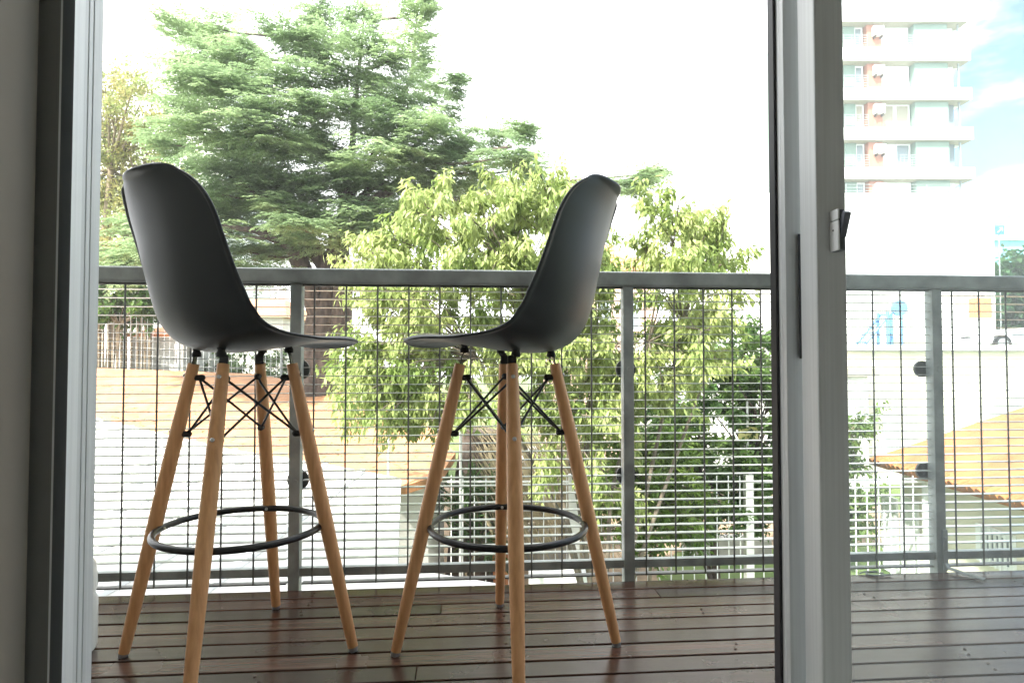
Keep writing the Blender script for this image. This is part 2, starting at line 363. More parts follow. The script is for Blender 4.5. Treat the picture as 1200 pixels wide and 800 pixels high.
# latch
zl = at(982, 268, .9).z+.02
lt = MB(); uL0, uL1 = U(973.5,v0), U(980.5,v0)
def lb(mb, u0, u1, va, vb, z0, z1): mb.box(u0-bu, u1-bu, va-bv, vb-bv, z0, z1)
lb(lt, uL0, uL0+.003, v0-.023, v0-.0005, zl-.031, zl+.014); lb(lt, uL0, uL0+.003, v0-.023, v0-.0005, zl+.0148, zl+.031)
uL1 = uL0-.001
lat = lt.build('latch', mat('white_latch', (.75,.76,.75), .35), sdp, .0015)
m = MB(); lb(m, uL1+.0045, uL1+.0135, v0-.020, v0-.0005, zl-.031, zl+.030)
m.build('latch_housing', mat('dark_grey_latch', (.07,.08,.09), .4), lat, .001)
m = MB(); m.prism([], 0, 0) if False else None
pts2 = [(v0-.0205, zl-.012), (v0-.034, zl+.022), (v0-.028, zl+.026), (v0-.0205, zl+.016)]
ws = [uL1+.0050, uL1+.0150]
vs = [(w-bu, p[0]-bv, p[1]) for w in ws for p in pts2]
m.add(vs, [(0,1,2,3),(7,6,5,4)]+[(i,(i+1)%4,4+(i+1)%4,4+i) for i in range(4)])
m.build('lever', mat('slate_lever', (.10,.11,.13), .35), lat, .001)
m = MB(); m.disc((uL0-.0004-bu, v0-.011-bv, zl+.0), (1,0,0), .0012, .0012, 10); m.build('screw', gasket, lat)

# ================================================================ balcony railing
vR = 1.833
rl = empty('balcony_railing', RW(0, vR), PSI, 'galvanised steel balcony railing with flat handrail and grating infill behind the stools', 'railing')
zt = .917
m = MB(); m.box(-2.6, 2.9, -.0225, .0225, zt-.044, zt); m.build('handrail', galv, rl, .006, 3)
m = MB(); m.box(-2.6, 2.9, -.004, .004, zt-.0505, zt-.0445); m.build('mesh_top_bar', galv_rod, rl)
posts = [U(348,vR)-.979, U(348,vR), U(735,vR), U(1094.5,vR), U(1094.5,vR)+.979]
clamp_m = mat('dark_steel_clamp', (.10,.10,.095), .6, .5)
for i, u in enumerate(posts):
    m = MB(); m.box(u-.016, u+.016, -.017, .017, -.05, zt-.0445); p = m.build('post', galv, rl, .002)
    for z in (.622, .300):
        c = MB(); c.disc((u+(-.024 if i>=3 else .001), .0235, z), (0,1,0), .031 if i < 3 else .026, .008, 28)
        cl = c.build('clamp', clamp_m, rl)
        c = MB(); c.disc((u+.002, -.0185, z), (0,1,0), .0085, .003, 12); c.build('bolt', galv, cl)
    if i == 3:
        c = MB(); c.box(u-.0, u+.016, -.0225, -.018, .005, .125); c.box(u, u+.016, -.0225, -.018, .0, .005)
        pts = [(u+.008, -.0235, .02), (u+.012, -.03, .008), (u+.03, -.07, .004), (u+.05, -.115, .004)]
        for a, b in zip(pts[:-1], pts[1:]):
            A, B = Vector(a), Vector(b); s = Vector((.008, .004, 0)); t_ = Vector((0,0,.004))
            c.add([A-s, A+s, B+s, B-s, A-s+t_, A+s+t_, B+s+t_, B-s+t_], [(0,3,2,1),(4,5,6,7),(0,1,5,4),(1,2,6,5),(2,3,7,6),(3,0,4,7)])
        c.disc((u+.008, -.0245, .10), (0,1,0), .005, .004, 12); c.disc((u+.008, -.0245, .055), (0,1,0), .005, .004, 12)
        c.build('foot_bracket', galv, rl, .0008)
# grating panels between the posts
bar_z0 = .054; step = .0250
for i in range(len(posts)-1):
    a, b = posts[i]+.018, posts[i+1]-.018
    m = MB(); z = bar_z0+step
    while z < zt-.055:
        m.box(a+.004, b-.004, -.010, .010, z-.0011, z+.0011); z += step
    m.build('grating_bars', galv_bar, rl)
    m = MB(); nn = 10; w = (posts[i+1]-posts[i])
    for j in range(nn):
        u = posts[i] + .052 + j*.0905
        if u > b-.005: break
        m.tube([(u, -.0125, .008), (u, -.0125, zt-.0505)], .0026, 6)
    m.build('grating_rods', galv_rod, rl)
    m = MB(); m.box(a-.001, b+.001, -.011, .011, bar_z0-.024, bar_z0); m.build('bottom_bar', galv, rl, .001)
    m = MB(); m.box(a+.004, b-.004, -.011, .011, .0075, .0115); m.build('lower_strip', galv_rod, rl)

# steel hook lying on the deck edge
hk = MB(); c0 = RW(U(1021, 1.79), 1.79, .004)
pts = [c0+Vector((.022*math.cos(q)*1.2, .012*math.sin(q), .0)) for q in [i*.5 for i in range(0, 11)]]+[c0+Vector((.045,-.006,0))]
hk.tube(pts, .0024, 6); hk.tube([c0+Vector((-.045,.004,0)), c0+Vector((-.02,.012,.003)), c0+Vector((.01,.008,.004))], .0022, 6)
o = hk.build('hook', galv); tag(o, 'small bent steel hook lying on the outermost deck board', 'hook')

# translucent water bottle half hidden behind the jamb
c0 = RW(U(82.3, 1.46), 1.46, 0)
bt = MB(); prof = [(.0,.001),(.058,.001),(.062,.012),(.062,.11),(.056,.125),(.061,.14),(.058,.19),(.035,.225),(.02,.235),(.02,.25)]
vs = []; fs = []; n = 24
for r, z in prof: vs += [(r*math.cos(2*math.pi*i/n), r*math.sin(2*math.pi*i/n), z) for i in range(n)]
for j in range(len(prof)-1):
    for i in range(n): fs.append((j*n+i, j*n+(i+1)%n, (j+1)*n+(i+1)%n, (j+1)*n+i))
bt.smooth = True; bt.add(vs, fs)
pm = mat('clear_plastic', (.75,.8,.8), .15, transl=.5); pm.node_tree.nodes['Principled BSDF'].inputs['Transmission Weight'].default_value = .8
o = bt.build('plastic_bottle', pm); o.location = c0; tag(o, 'translucent plastic bottle just peeping out behind the left jamb', 'bottle')

# ================================================================ stools
def shell_mesh():
    prof = [(.212,.010),(.207,.018),(.193,.024),(.16,.027),(.11,.023),(.06,.014),(.0,.005),(-.05,.0),(-.095,.004),(-.135,.022),(-.163,.055),(-.179,.095),(-.190,.145),(-.199,.20),(-.209,.255),(-.223,.305),(-.238,.337),(-.252,.357)]
    P = [Vector((x, 0, z)) for x, z in prof]
    def cr(p0,p1,p2,p3,t): return .5*((2*p1)+(-p0+p2)*t+(2*p0-5*p1+4*p2-p3)*t*t+(-p0+3*p1-3*p2+p3)*t**3)
    dense = []
    for i in range(len(P)-1):
        p0 = P[max(i-1,0)]; p3 = P[min(i+2,len(P)-1)]
        for k in range(12): dense.append(cr(p0,P[i],P[i+1],p3,k/12))
    dense.append(P[-1])
    L = [0]
    for a, b in zip(dense[:-1], dense[1:]): L.append(L[-1]+(b-a).length)
    tot = L[-1]
    NS = 72; NT = 40
    def arc(s):
        s = max(0, min(tot, s)); i = int(np.searchsorted(L, s)); i = max(1, min(i, len(L)-1))
        f = (s-L[i-1])/(L[i]-L[i-1]+1e-9); return dense[i-1].lerp(dense[i], f)
    keyS = [0, .10, .25, .40, .52, .62, .75, .88, 1]
    keyW = [.180, .198, .212, .214, .208, .202, .196, .186, .174]
    keyL = [-.004, .006, .024, .050, .072, .070, .050, .036, .026]
    vs = []; fs = []
    for i in range(NS+1):
        q = i/NS; q = .5-.5*math.cos(math.pi*q); q = .6*q+.4*(i/NS)     # denser near the ends
        s = q*tot; c = arc(s); tg = (arc(s+.075)-arc(s-.075)).normalized()
        nrm = Vector((tg.z, 0, -tg.x)); nrm = nrm if True else -nrm         # towards sitter
        if q < .5 and nrm.z < 0: nrm = -nrm
        if q >= .5 and nrm.x < 0: nrm = -nrm
        w = float(np.interp(q, keyS, keyW)); lf = float(np.interp(q, keyS, keyL))
        e = s; E = .135; 
        if e < E: w *= max(.0, 1-((E-e)/E)**2.6)**(1/2.6)
        e = tot-s; E = .125
        if e < E: w *= max(.0, 1-((E-e)/E)**2.5)**(1/2.5)
        w = max(w, .004)
        for j in range(NT+1):
            t = -1+2*j/NT; t = math.sin(t*math.pi/2)*.55+t*.45
            at_ = abs(t)
            # sideways arc: lateral shrinks as edge wraps
            lat = w*t*(1-.10*at_**2*min(1, lf/.08))
            up = lf*(at_**2.3)*(w/.2)**.6
            fl = .0065*min(1, max(0, (at_-.925)/.05))*(1 if .06<q<.97 else 0) + .0065*min(1, max(0, (.014-(tot-s))/.009))*(1 if at_ < .93 else 0)
            vs.append(c+Vector((0, lat, 0))+nrm*(up-fl))
    for i in range(NS):
        for j in range(NT):
            a = i*(NT+1)+j; fs.append((a, a+1, a+NT+2, a+NT+1))
    mb = MB(); mb.smooth = True; mb.add(vs, fs); return mb
ZL, ZT = 0.0, .643
RF, RT = .2505, .108
def legpt(k, z, extra=0):
    r = RF+(RT-RF)*z/ZT + extra
    a = R(45+90*k); return Vector((r*math.cos(a), r*math.sin(a), z))
def make_stool(loc, rz, label, turn=0, shift=0):
    root = empty('bar_stool', loc, rz, label, 'bar stool', 'black shell bar stools on the balcony')
    sh = shell_mesh().build('seat_shell', shell_m, root); sh.location = (shift, 0, .670); sh.rotation_euler = (0, 0, turn)
    s = sh.modifiers.new('thick', 'SOLIDIFY'); s.thickness = .006; s.offset = 0
    b_ = sh.modifiers.new('sub', 'SUBSURF'); b_.levels = 1; b_.render_levels = 1
    for k in range(4):
        m = MB(); n = 14; pts = []; rad = []
        for i in range(n+1):
            z = .010+(ZT-.010)*i/n; pts.append(legpt(k, z)); q = i/n
            rad.append(float(np.interp(q, [0,.15,.45,.75,1], [.0112,.0130,.0160,.0155,.0122])))
        m.tube(pts, rad, 22); lg = m.build('leg', beech, root)
        m = MB(); m.tube([legpt(k, 0), legpt(k, .0105)], [.0095,.0108], 16); m.build('foot_cap', mat('grey_foot_cap', (.25,.26,.27), .5) if 'grey_foot_cap' not in bpy.data.materials else bpy.data.materials['grey_foot_cap'], lg)
        m = MB(); a = R(45+90*k); out = Vector((math.cos(a), math.sin(a), .22)).normalized()
        for z, rr in ((.615,.0145), (.490,.0158)):
            c = legpt(k, z)+out*rr; m = MB(); m.tube([c-out*.0015, c+out*.0010, c+out*.0016], [.0042,.0042,.0030], 14)
            m.build('screw', screwm, lg)
        # bracket strap from the leg slot up to the rubber mount
        m = MB(); side = Vector((-math.sin(a), math.cos(a), 0)); inn = -Vector((math.cos(a), math.sin(a), 0))
        A = legpt(k, .612); B = legpt(k, .652)+inn*.0; C = legpt(k, .660)+inn*.020
        fr = 1 if k in (0, 3) else -1
        zt_ = .684 if fr > 0 else .674
        B = legpt(k, .660); C = B+inn*.0145+Vector((fr*.012, 0, zt_-.668)); C.z = zt_-.012
        for P0, P1 in ((A, B), (B, C)):
            s2 = side*.009; dd = (P1-P0).cross(side).normalized()*.0013
            m.add([P0-s2-dd, P0+s2-dd, P0+s2+dd, P0-s2+dd, P1-s2-dd, P1+s2-dd, P1+s2+dd, P1-s2+dd], [(0,1,2,3),(4,7,6,5),(0,4,5,1),(1,5,6,2),(2,6,7,3),(3,7,4,0)])
        m.build('bracket', blackrod, root, .0006)
        m = MB(); m.tube([C-Vector((0,0,.004)), C+Vector((0,0,.004)), C+Vector((0,0,.010)), C+Vector((0,0,.022))], [.010,.010,.007,.012], 16); m.build('rubber_mount', rubber, root)
    m = MB(); zr = .279; rr_ = .1735
    m.tube([(rr_*math.cos(q), rr_*math.sin(q), zr) for q in [2*math.pi*i/72 for i in range(72)]], .0073, 14, closed=True)
    ring = m.build('footrest_ring', blackrod, root)
    m = MB()
    for k in range(4):
        a = R(45+90*k); m.disc(((rr_-.0078)*math.cos(a), (rr_-.0078)*math.sin(a), zr), (math.cos(a), math.sin(a), 0), .0035, .003, 12)
    m.build('ring_bolt', screwm, ring)
    def node(k, z): return legpt(k, z, -.0195)
    for k in range(4):
        for z in (.612, .487):
            m = MB(); a = R(45+90*k); c = node(k, z); ax = Vector((math.cos(a), math.sin(a), 0))
            m.tube([c+ax*.012, c-ax*.006, c-ax*.010, c-ax*.0125], [.006,.0075,.0062,.003], 12)
            m.build('brace_knob', rubber, root)
    for k in range(4):
        for (k1, k2, off) in ((k, (k+1)%4, .0), ((k+1)%4, k, .004)):
            A = node(k1, .612); B = node(k2, .487)
            inn = -Vector(((A+B).x, (A+B).y, 0)).normalized()*off
            m = MB(); m.tube([A, A.lerp(B, .12)+inn, A.lerp(B, .88)+inn, B], .0028, 8); m.build('cross_brace', blackrod, root)
    return root
make_stool((-.605, 1.383, 0), R(48.3), 'black shell bar stool on beech legs facing right, in front of the left railing post', R(5), .018)
make_stool((-.0095, 1.399, 0), R(140.3), 'black shell bar stool on beech legs facing left, in the middle of the doorway', R(17))

# ================================================================ the yard and the town behind
FAR = []
def leaf_mesh(name, P, D, L, W, m, parent, fold=.25, r=None):
    """P: (n,3) leaf bases, D: (n,3) unit leaf directions, L, W lengths and widths; one folded leaf each (two quads sharing a midrib)"""
    r = r or rng; n = len(P)
    up = np.tile([0,0,1.0], (n,1)) + r.normal(0, .5, (n,3))
    S = np.cross(D, up); S /= np.linalg.norm(S, axis=1, keepdims=True)+1e-9
    Nn = np.cross(S, D)
    L = L[:,None]; W = W[:,None]
    a = P; tip = P + D*L; mid = P + D*L*.45
    l = mid + S*W*.5 + Nn*W*fold; rr = mid - S*W*.5 + Nn*W*fold
    V = np.stack([a, l, tip, rr], axis=1).reshape(-1, 3)
    return np_mesh(name, V, 4, m, parent)
def unit(v): return v/(np.linalg.norm(v, axis=-1, keepdims=True)+1e-9)

def cedar_tree():
    base = at(368, 470, 13.5); base.z = GZ
    T = empty('cedar_tree', base, 0, 'tall dark cedar with layered green foliage behind the left stool', 'tree')
    bl = Vector(base)
    D0 = 13.5
    tr = MB(); tr.smooth = True
    def loc(v): return Vector(v)-bl
    trunk = [loc((base.x, base.y, GZ-.1)), loc(at(368,520,D0)), loc(at(372,440,D0)), loc(at(378,380,D0)), loc(at(385,320,D0)), loc(at(402,250,D0)), loc(at(412,180,D0)), loc(at(418,110,D0)), loc(at(425,40,D0)), loc(at(430,-30,D0))]
    tr.tube(trunk, [.60,.52,.47,.38,.20,.11,.07,.045,.025,.01], 14)
    def limb(pts, r0, r1, n=8):
        k = len(pts); tr.tube([loc(p) for p in pts], [r0+(r1-r0)*i/(k-1) for i in range(k)], n)
    limb([at(398,400,D0), at(402,340,D0-.3), at(400,290,D0-.2), at(380,250,D0)], .26, .12)
    limb([at(378,380,D0), at(345,290,D0-.5), at(318,240,D0-.8), at(270,205,D0-1)], .26, .06)
    limb([at(392,330,D0), at(350,262,D0), at(322,218,D0+.3), at(300,190,D0)], .20, .08)
    limb([at(345,290,D0-.5), at(300,270,D0-1), at(240,262,D0-1.2)], .12, .03)
    limb([at(398,290,D0), at(440,235,D0-.6), at(500,190,D0-.8), at(600,172,D0-1.2)], .17, .03)
    limb([at(405,240,D0), at(450,160,D0+.4), at(482,90,D0+.4), at(492,-10,D0+.4)], .09, .012)
    limb([at(405,240,D0), at(370,150,D0), at(340,100,D0), at(330,40,D0)], .09, .012)
    limb([at(398,260,D0), at(440,215,D0-.3), at(480,175,D0-.3), at(520,150,D0-.3)], .11, .02)
    limb([at(300,190,D0), at(250,150,D0), at(215,120,D0), at(205,60,D0)], .09, .02)
    limb([at(400,285,D0), at(500,240,D0-1), at(640,230,D0-1.5), at(735,212,D0-1.5), at(775,190,D0-1.5)], .13, .012)
    plates = [(215,45,28,9),(250,32,34,10),(238,72,45,13),(290,62,42,14),(275,100,55,14),(232,122,42,12),(335,45,24,12),(375,25,18,12),(368,58,34,15),(345,92,46,15),
      (425,22,15,20),(430,60,24,20),(408,92,40,16),(490,12,11,26),(486,58,17,26),(497,98,24,20),(518,132,20,13),(528,92,10,16),(458,120,30,13),(232,152,46,13),(200,168,30,11),
      (300,148,46,13),(268,178,48,13),(335,180,48,13),(372,158,38,14),(440,150,34,10),(470,172,36,10),(530,162,26,10),(580,158,30,13),(612,150,18,9),(598,182,32,11),
      (560,198,38,11),(622,196,20,8),(455,210,46,13),(505,212,42,11),(405,212,46,12),(345,212,46,12),(300,236,48,12),(350,250,44,12),(252,225,40,11),(208,235,38,11),
      (282,262,46,12),(225,268,45,12),(285,292,52,11),(330,292,40,9),(190,290,45,12),(235,306,60,9),(420,250,34,10),(460,245,40,10),(165,262,30,12),(500,190,40,10),
      (755,203,20,6),(738,214,22,6),(700,222,30,7),(148,300,30,12),(320,120,40,12),(385,120,36,12),(395,180,34,10),(300,318,60,7),(180,318,60,8),
      (545,215,40,10),(440,105,40,14),(470,140,44,12),(450,180,44,12),(395,130,40,12),(420,205,50,12),(520,175,34,11),(385,60,26,14),(455,70,22,16),(455,235,50,11),(320,160,44,12),(350,225,44,12),(240,95,40,12),(318,232,34,9),(345,262,30,9),(305,210,34,9),(360,295,30,8),(330,240,30,8),(265,240,44,12),(395,255,44,11),(500,150,24,12),(640,222,36,8),(430,272,40,10),(255,200,46,12),(310,205,40,10),(365,280,40,9)]
    V = []; rr = np.random.default_rng(5)
    tw = MB()
    for (px, py, w, h) in plates:
        dd = D0 + rr.uniform(-2.6, .5); s = dd/F
        c = np.array(at(px, py, dd)) - np.array(bl)
        rx, rz = w*s*1.08, h*s; ry = rx*.9
        ctr = np.array([at(405, py+22, D0).x, D0, at(405, py+22, D0).z]) - np.array(bl)
        # bough carrying the plate
        if rr.random() < .85:
            p0 = Vector(ctr)*.45+Vector(c)*.55; tw.tube([p0, (p0+Vector(c))/2+Vector((0,0,-.06)), Vector(c)+Vector((0,0,-.03))], [.035,.026,.012], 5)
        out = np.array([c[0]-ctr[0], min(-.3, c[1]-ctr[1]), 0]); out = out/np.linalg.norm(out); oa = math.atan2(out[1], out[0])
        nf = int(16 + w*.50 + h*.5)
        for fi in range(nf):
            fa = oa + rr.uniform(-1.9, 1.9); fd = np.array([math.cos(fa), math.sin(fa), rr.uniform(-.12,.26) + (.5 if py < 70 and w < 30 else 0)])
            sidef = np.array([-math.sin(fa), math.cos(fa), 0])
            Lf = (rx*.75+.18)*rr.uniform(.7,1.45); st = c - out*rx*rr.uniform(-.25,.75) + np.array([0,0,rz*rr.normal(0,.55)]) + sidef*rx*rr.uniform(-.6,.6)
            ns = max(7, int(Lf/.062))
            for si in range(ns):
                q = (si+.5)/ns
                p = st + fd*Lf*q + np.array([0,0,-.20*Lf*q*q]) + rr.normal(0,.012,3)
                sg0 = 1 if si % 2 else -1
                d_ = unit(sidef*sg0*rr.uniform(.5,.95) + fd*.8 + np.array([0,0,rr.uniform(-.30,.10)]))
                Ls = rr.uniform(.20,.36)*(1.05-.62*q)
                side = unit(np.cross(d_, [0,0,1.0])); up = np.cross(side, d_)
                m_ = 7
                for j in range(m_):
                    f = (j+.6)/m_
                    b = p + d_*Ls*f - np.array([0,0,1])*Ls*.25*f*f
                    for sg in (-1, 1):
                        tl = Ls*(.46-.30*f)*rr.uniform(.7,1.25)
                        td = unit(side*sg*.8 + d_*.75 + np.array([0,0,rr.uniform(-.25,.12)]))
                        dz_ = np.array([0,0,tl*rr.uniform(.02,.2)])
                        wd = unit(np.cross(td, up + rr.normal(0,.3,3)))*.0125
                        V += [b, b+td*tl*.5+wd-dz_, b+td*tl-dz_*2.2, b+td*tl*.5-wd-dz_]
    # bare twigs in the open heart of the tree
    for i in range(150):
        p = Vector(at(rr.uniform(395,545), rr.uniform(110,235), D0+rr.uniform(-.6,1))) - bl
        e = p + Vector((rr.normal(0,.22), rr.normal(0,.2), rr.normal(.08,.18)))
        tw.tube([p, (p+e)/2+Vector((0,0,.03)), e], [.010,.007,.004], 4, caps=False)
    for i in range(60):
        p = Vector(at(rr.uniform(180,390), rr.uniform(190,300), D0+rr.uniform(-.6,1))) - bl
        e = p + Vector((rr.normal(0,.35), rr.normal(0,.2), rr.normal(.05,.12)))
        tw.tube([p, (p+e)/2+Vector((0,0,.03)), e], [.014,.009,.005], 4, caps=False)
    tr.build('trunk', bark, T); tw.build('branches', bark, T)
    np_mesh('crown', np.array(V), 4, mat('cedar_needles', (.14,.225,.10), .7, vscale=.9, col2=(.35,.46,.24), transl=.5, island=.25, vmin=.32, vmax=.68), T)
cedar_tree()

def broadleaf(name, label, base_px, d, targets, nleaf, leafL, leafW, mcol, mcol2, spread, trunk_r=.09, seed=1, droop=.7, barkm=None, base_z=GZ, hub=None, dep=1.2, leafm=None, twigs=4, group=None, cat='tree'):
    r = np.random.default_rng(seed)
    b = at(base_px[0], base_px[1], d); b.z = base_z
    T = empty(name, b, 0, label, cat, group); bl = Vector(b)
    tr = MB(); tr.smooth = True
    H = [Vector(at(h[0], h[1], d + (h[2] if len(h) > 2 else 0)))-bl for h in (hub or [base_px])]
    for h in H: 
        mid = h*.5+Vector((r.normal(0,.12), r.normal(0,.12), 0)); tr.tube([Vector((0,0,-.05)), mid, h], [trunk_r, trunk_r*.8, trunk_r*.55], 10)
    P = []; Dv = []
    per = max(4, nleaf//max(1, len(targets)*twigs))
    for (px, py) in targets:
        t = Vector(at(px, py, d+r.uniform(-dep, dep)))-bl
        h = min(H, key=lambda q: (q-t).length)
        m1 = h.lerp(t, .5)+Vector((r.normal(0,.10), r.normal(0,.10), .10))
        tr.tube([h, m1, t], [trunk_r*.34, trunk_r*.2, .008], 6)
        for k in range(twigs):
            e = t + Vector(r.normal(0, 1, 3)*np.array([spread, spread, spread*.8]))
            s0 = m1.lerp(t, r.uniform(.3,1)); mm = (s0+e)/2+Vector((0,0,.04)); tr.tube([s0, mm, e], [.008,.006,.0025], 4, caps=False)
            n = int(per*r.uniform(.7,1.3))
            f = r.uniform(.25,1.05,n)[:,None]
            A, M_, E_ = np.array(s0), np.array(mm), np.array(e)
            p = (1-f)**2*A + 2*f*(1-f)*M_ + f**2*E_ + r.normal(0, spread*.22, (n,3))
            dd = unit(np.array(e-s0)[None,:]*.4/(np.linalg.norm(e-s0)+.01) + r.normal(0,.55,(n,3)) + np.array([0,0,-droop]))
            P.append(p); Dv.append(dd)
    P = np.concatenate(P); Dv = np.concatenate(Dv); n = len(P)
    tr.build('trunk', barkm or bark_p, T)
    leaf_mesh('crown', P, Dv, r.uniform(.7,1.25,n)*leafL, r.uniform(.8,1.2,n)*leafW, leafm or mat(name+'_leaves', mcol, .5, vscale=1.6, col2=mcol2, transl=.42, island=.22), T, r=r)
    return T
# fill the light tree's outline with branch-end targets
rt = random.Random(4)
def fill(poly, n, rr=rt, mind=14):
    xs = [p[0] for p in poly]; ys = [p[1] for p in poly]; out = []; tries = 0
    while len(out) < n and tries < 20000:
        tries += 1; x = rr.uniform(min(xs), max(xs)); y = rr.uniform(min(ys), max(ys)); c = False
        for i in range(len(poly)):
            (x1,y1),(x2,y2) = poly[i-1], poly[i]
            if (y1 > y) != (y2 > y) and x < (x2-x1)*(y-y1)/(y2-y1)+x1: c = not c
        if c and all((x-a)**2+(y-b)**2 > mind**2 for a, b in out): out.append((x, y))
    return out
T1 = fill([(408,300),(470,250),(520,215),(575,222),(640,212),(700,245),(720,330),(740,420),(730,500),(690,520),(620,500),(560,480),(500,500),(455,470),(410,470),(400,430),(430,380),(415,340)], 128)
T1 += fill([(735,250),(790,235),(805,300),(800,330),(740,330)], 6) + [(848,262),(838,285),(855,300),(845,310),(828,275),(795,240),(788,255),(812,262),(520,215),(505,225),(600,215),(445,290),(425,300),(770,240)]
T1 += fill([(735,335),(845,345),(880,380),(860,420),(820,450),(740,500)], 20, mind=15)
T1 += [(425,455),(410,480),(440,492),(470,500),(640,540),(655,500),(700,560),(720,590),(745,530)]
broadleaf('leafy_tree', 'light green tree with drooping leaves filling the view behind the right stool', (705,640), 7.2, T1, 56000, .108, .035, (.20,.29,.07), (.44,.50,.19), .19,
          trunk_r=.030, barkm=mat('grey_twig_bark', (.13,.11,.08), .9, var=.3), droop=1.25, seed=3, hub=[(560,420,0),(640,400,.3),(610,330,0),(700,400,.2),(760,400,-.2),(800,380,.2),(830,430,.3),(690,500,0)], dep=.9)
# dark glossy bush right of it
T2 = fill([(780,430),(830,405),(925,395),(930,600),(900,625),(800,620),(745,600),(735,520),(770,470)], 75, mind=13)
broadleaf('dense_bush', 'dark glossy green bush behind the right end of the grating', (840,640), 9.6, T2, 34000, .10, .048, (.055,.13,.03), (.16,.26,.07), .24, trunk_r=.06, seed=6, droop=.3, barkm=bark, hub=[(820,560),(880,540),(780,580)], dep=.6, cat='bush')
T2b = fill([(700,500),(800,490),(835,600),(810,645),(690,640)], 46, mind=12)
broadleaf('shrub', 'bright green leafy shrub at the foot of the dark bush', (760,650), 8.6, T2b, 9000, .11, .04, (.10,.19,.03), (.19,.28,.05), .17, trunk_r=.03, seed=7, droop=.4, hub=[(765,600)], dep=.4, cat='bush')
# autumn tree at the left
T3 = fill([(90,100),(140,75),(175,95),(205,150),(215,230),(190,300),(150,330),(90,330)], 78, mind=12)
broadleaf('autumn_tree', 'sparse tree with yellow and orange leaves at the left edge behind the cedar', (120,470), 16.5, T3, 22000, .13, .055, (.36,.32,.13), (.26,.34,.12), .42, trunk_r=.14, seed=8, droop=.3, hub=[(130,300),(160,220),(130,200)], dep=1.2)
# greenery seen between the trunks and above the pole fence
T4 = fill([(100,325),(200,335),(215,360),(180,375),(100,372)], 26, mind=9)
broadleaf('ivy_bush', 'green ivy bush hanging over the pole fence at the left', (140,420), 16, T4, 5200, .15, .08, (.05,.12,.02), (.13,.22,.04), .28, trunk_r=.05, seed=9, hub=[(140,380)], dep=.4, cat='bush')
T5 = fill([(215,410),(330,410),(345,445),(500,440),(500,470),(330,480),(225,470)], 40, mind=10)
broadleaf('undergrowth_bush', 'low dark green bush behind the terracotta roof, left of the cedar trunk', (290,490), 17.2, T5, 6500, .15, .07, (.035,.08,.025), (.09,.15,.04), .28, trunk_r=.05, seed=10, barkm=bark, hub=[(260,460),(400,460)], dep=.5, cat='bush')
T6 = fill([(985,480),(1014,488),(1018,600),(1010,640),(960,640),(950,480)], 30, mind=9)
broadleaf('hedge_bush', 'narrow green hedge bush seen just right of the door stile', (985,660), 10.5, T6, 5200, .11, .05, (.09,.17,.03), (.17,.25,.05), .20, trunk_r=.04, seed=12, hub=[(985,600),(985,540)], dep=.4, cat='bush')
T7 = fill([(1160,312),(1240,300),(1260,400),(1165,395)], 34, mind=10)
broadleaf('street_tree', 'dark green tree behind the white wall at the far right', (1215,430), 34, T7, 9000, .42, .22, (.030,.10,.035), (.07,.17,.05), .75, trunk_r=.25, seed=13, droop=.2, barkm=bark, base_z=1.0, hub=[(1200,350),(1225,340)], dep=1.5)

# ---------------- white annex roof below the balcony, left
def thing_mesh(name, mb, m, label, cat, parts=(), group=None, bevel=0):
    o = mb.build(name, m, None, bevel); tag(o, label, cat, group); return o
def rootat(v, *a, **k): return empty(a[0], v, 0, *a[1:], **k)
def off(p, o): return Vector(p)-Vector(o)
def P2(px, py, z):
    """point on the horizontal plane z seen at the photo pixel"""
    q = at(px, py, 1.0); k = (z-CAMZ)/(q.z-CAMZ); return Vector((q.x*k, k, z))
zr = -.35
corn = [P2(470,560,zr), P2(466,664,zr), P2(612,688,zr), P2(615,730,zr), Vector((-9, 2.15, zr)), Vector((-14.5, 9, zr)), P2(60,478,zr), P2(170,503,zr), P2(270,526,zr), P2(390,545,zr)]
o0 = Vector((-3, 5, GZ))
an = rootat(o0, 'white_annex', 'low white flat-roofed annex just below the left half of the balcony', 'building')
m = MB(); m.slab([off(p, o0) for p in corn], .16); m.build('roof', mat('pale_sheet_roof', (.50,.50,.47), .6, var=.12, vscale=.8), an)
for i in range(26):
    xx = -.9-i*.42; m2 = MB() if i == 0 else m2; y1 = 5.0+.0 if xx > -1.4 else None
    a_, b_ = corn[0], corn[9]
    pts_ = [corn[0], corn[9], corn[8], corn[7], corn[6]]
    for p_, q_ in zip(pts_[:-1], pts_[1:]):
        if q_.x <= xx <= p_.x: y1 = p_.y+(q_.y-p_.y)*(xx-p_.x)/(q_.x-p_.x)
    if y1 and xx < -1.25: m2.box(xx-o0.x-.02, xx-o0.x+.02, 2.4-o0.y if xx > -9 else 9-o0.y, y1-.05-o0.y, zr-GZ+.001, zr-GZ+.03)
m2.build('roof_ribs', white_w, an)
m = MB(); inn = [Vector((p.x*.985-.03, p.y*.99, 0)) for p in corn]
m.prism([(p.x-o0.x, p.y-o0.y) for p in inn], -.02, zr-.162-GZ); m.build('wall', white_c, an)

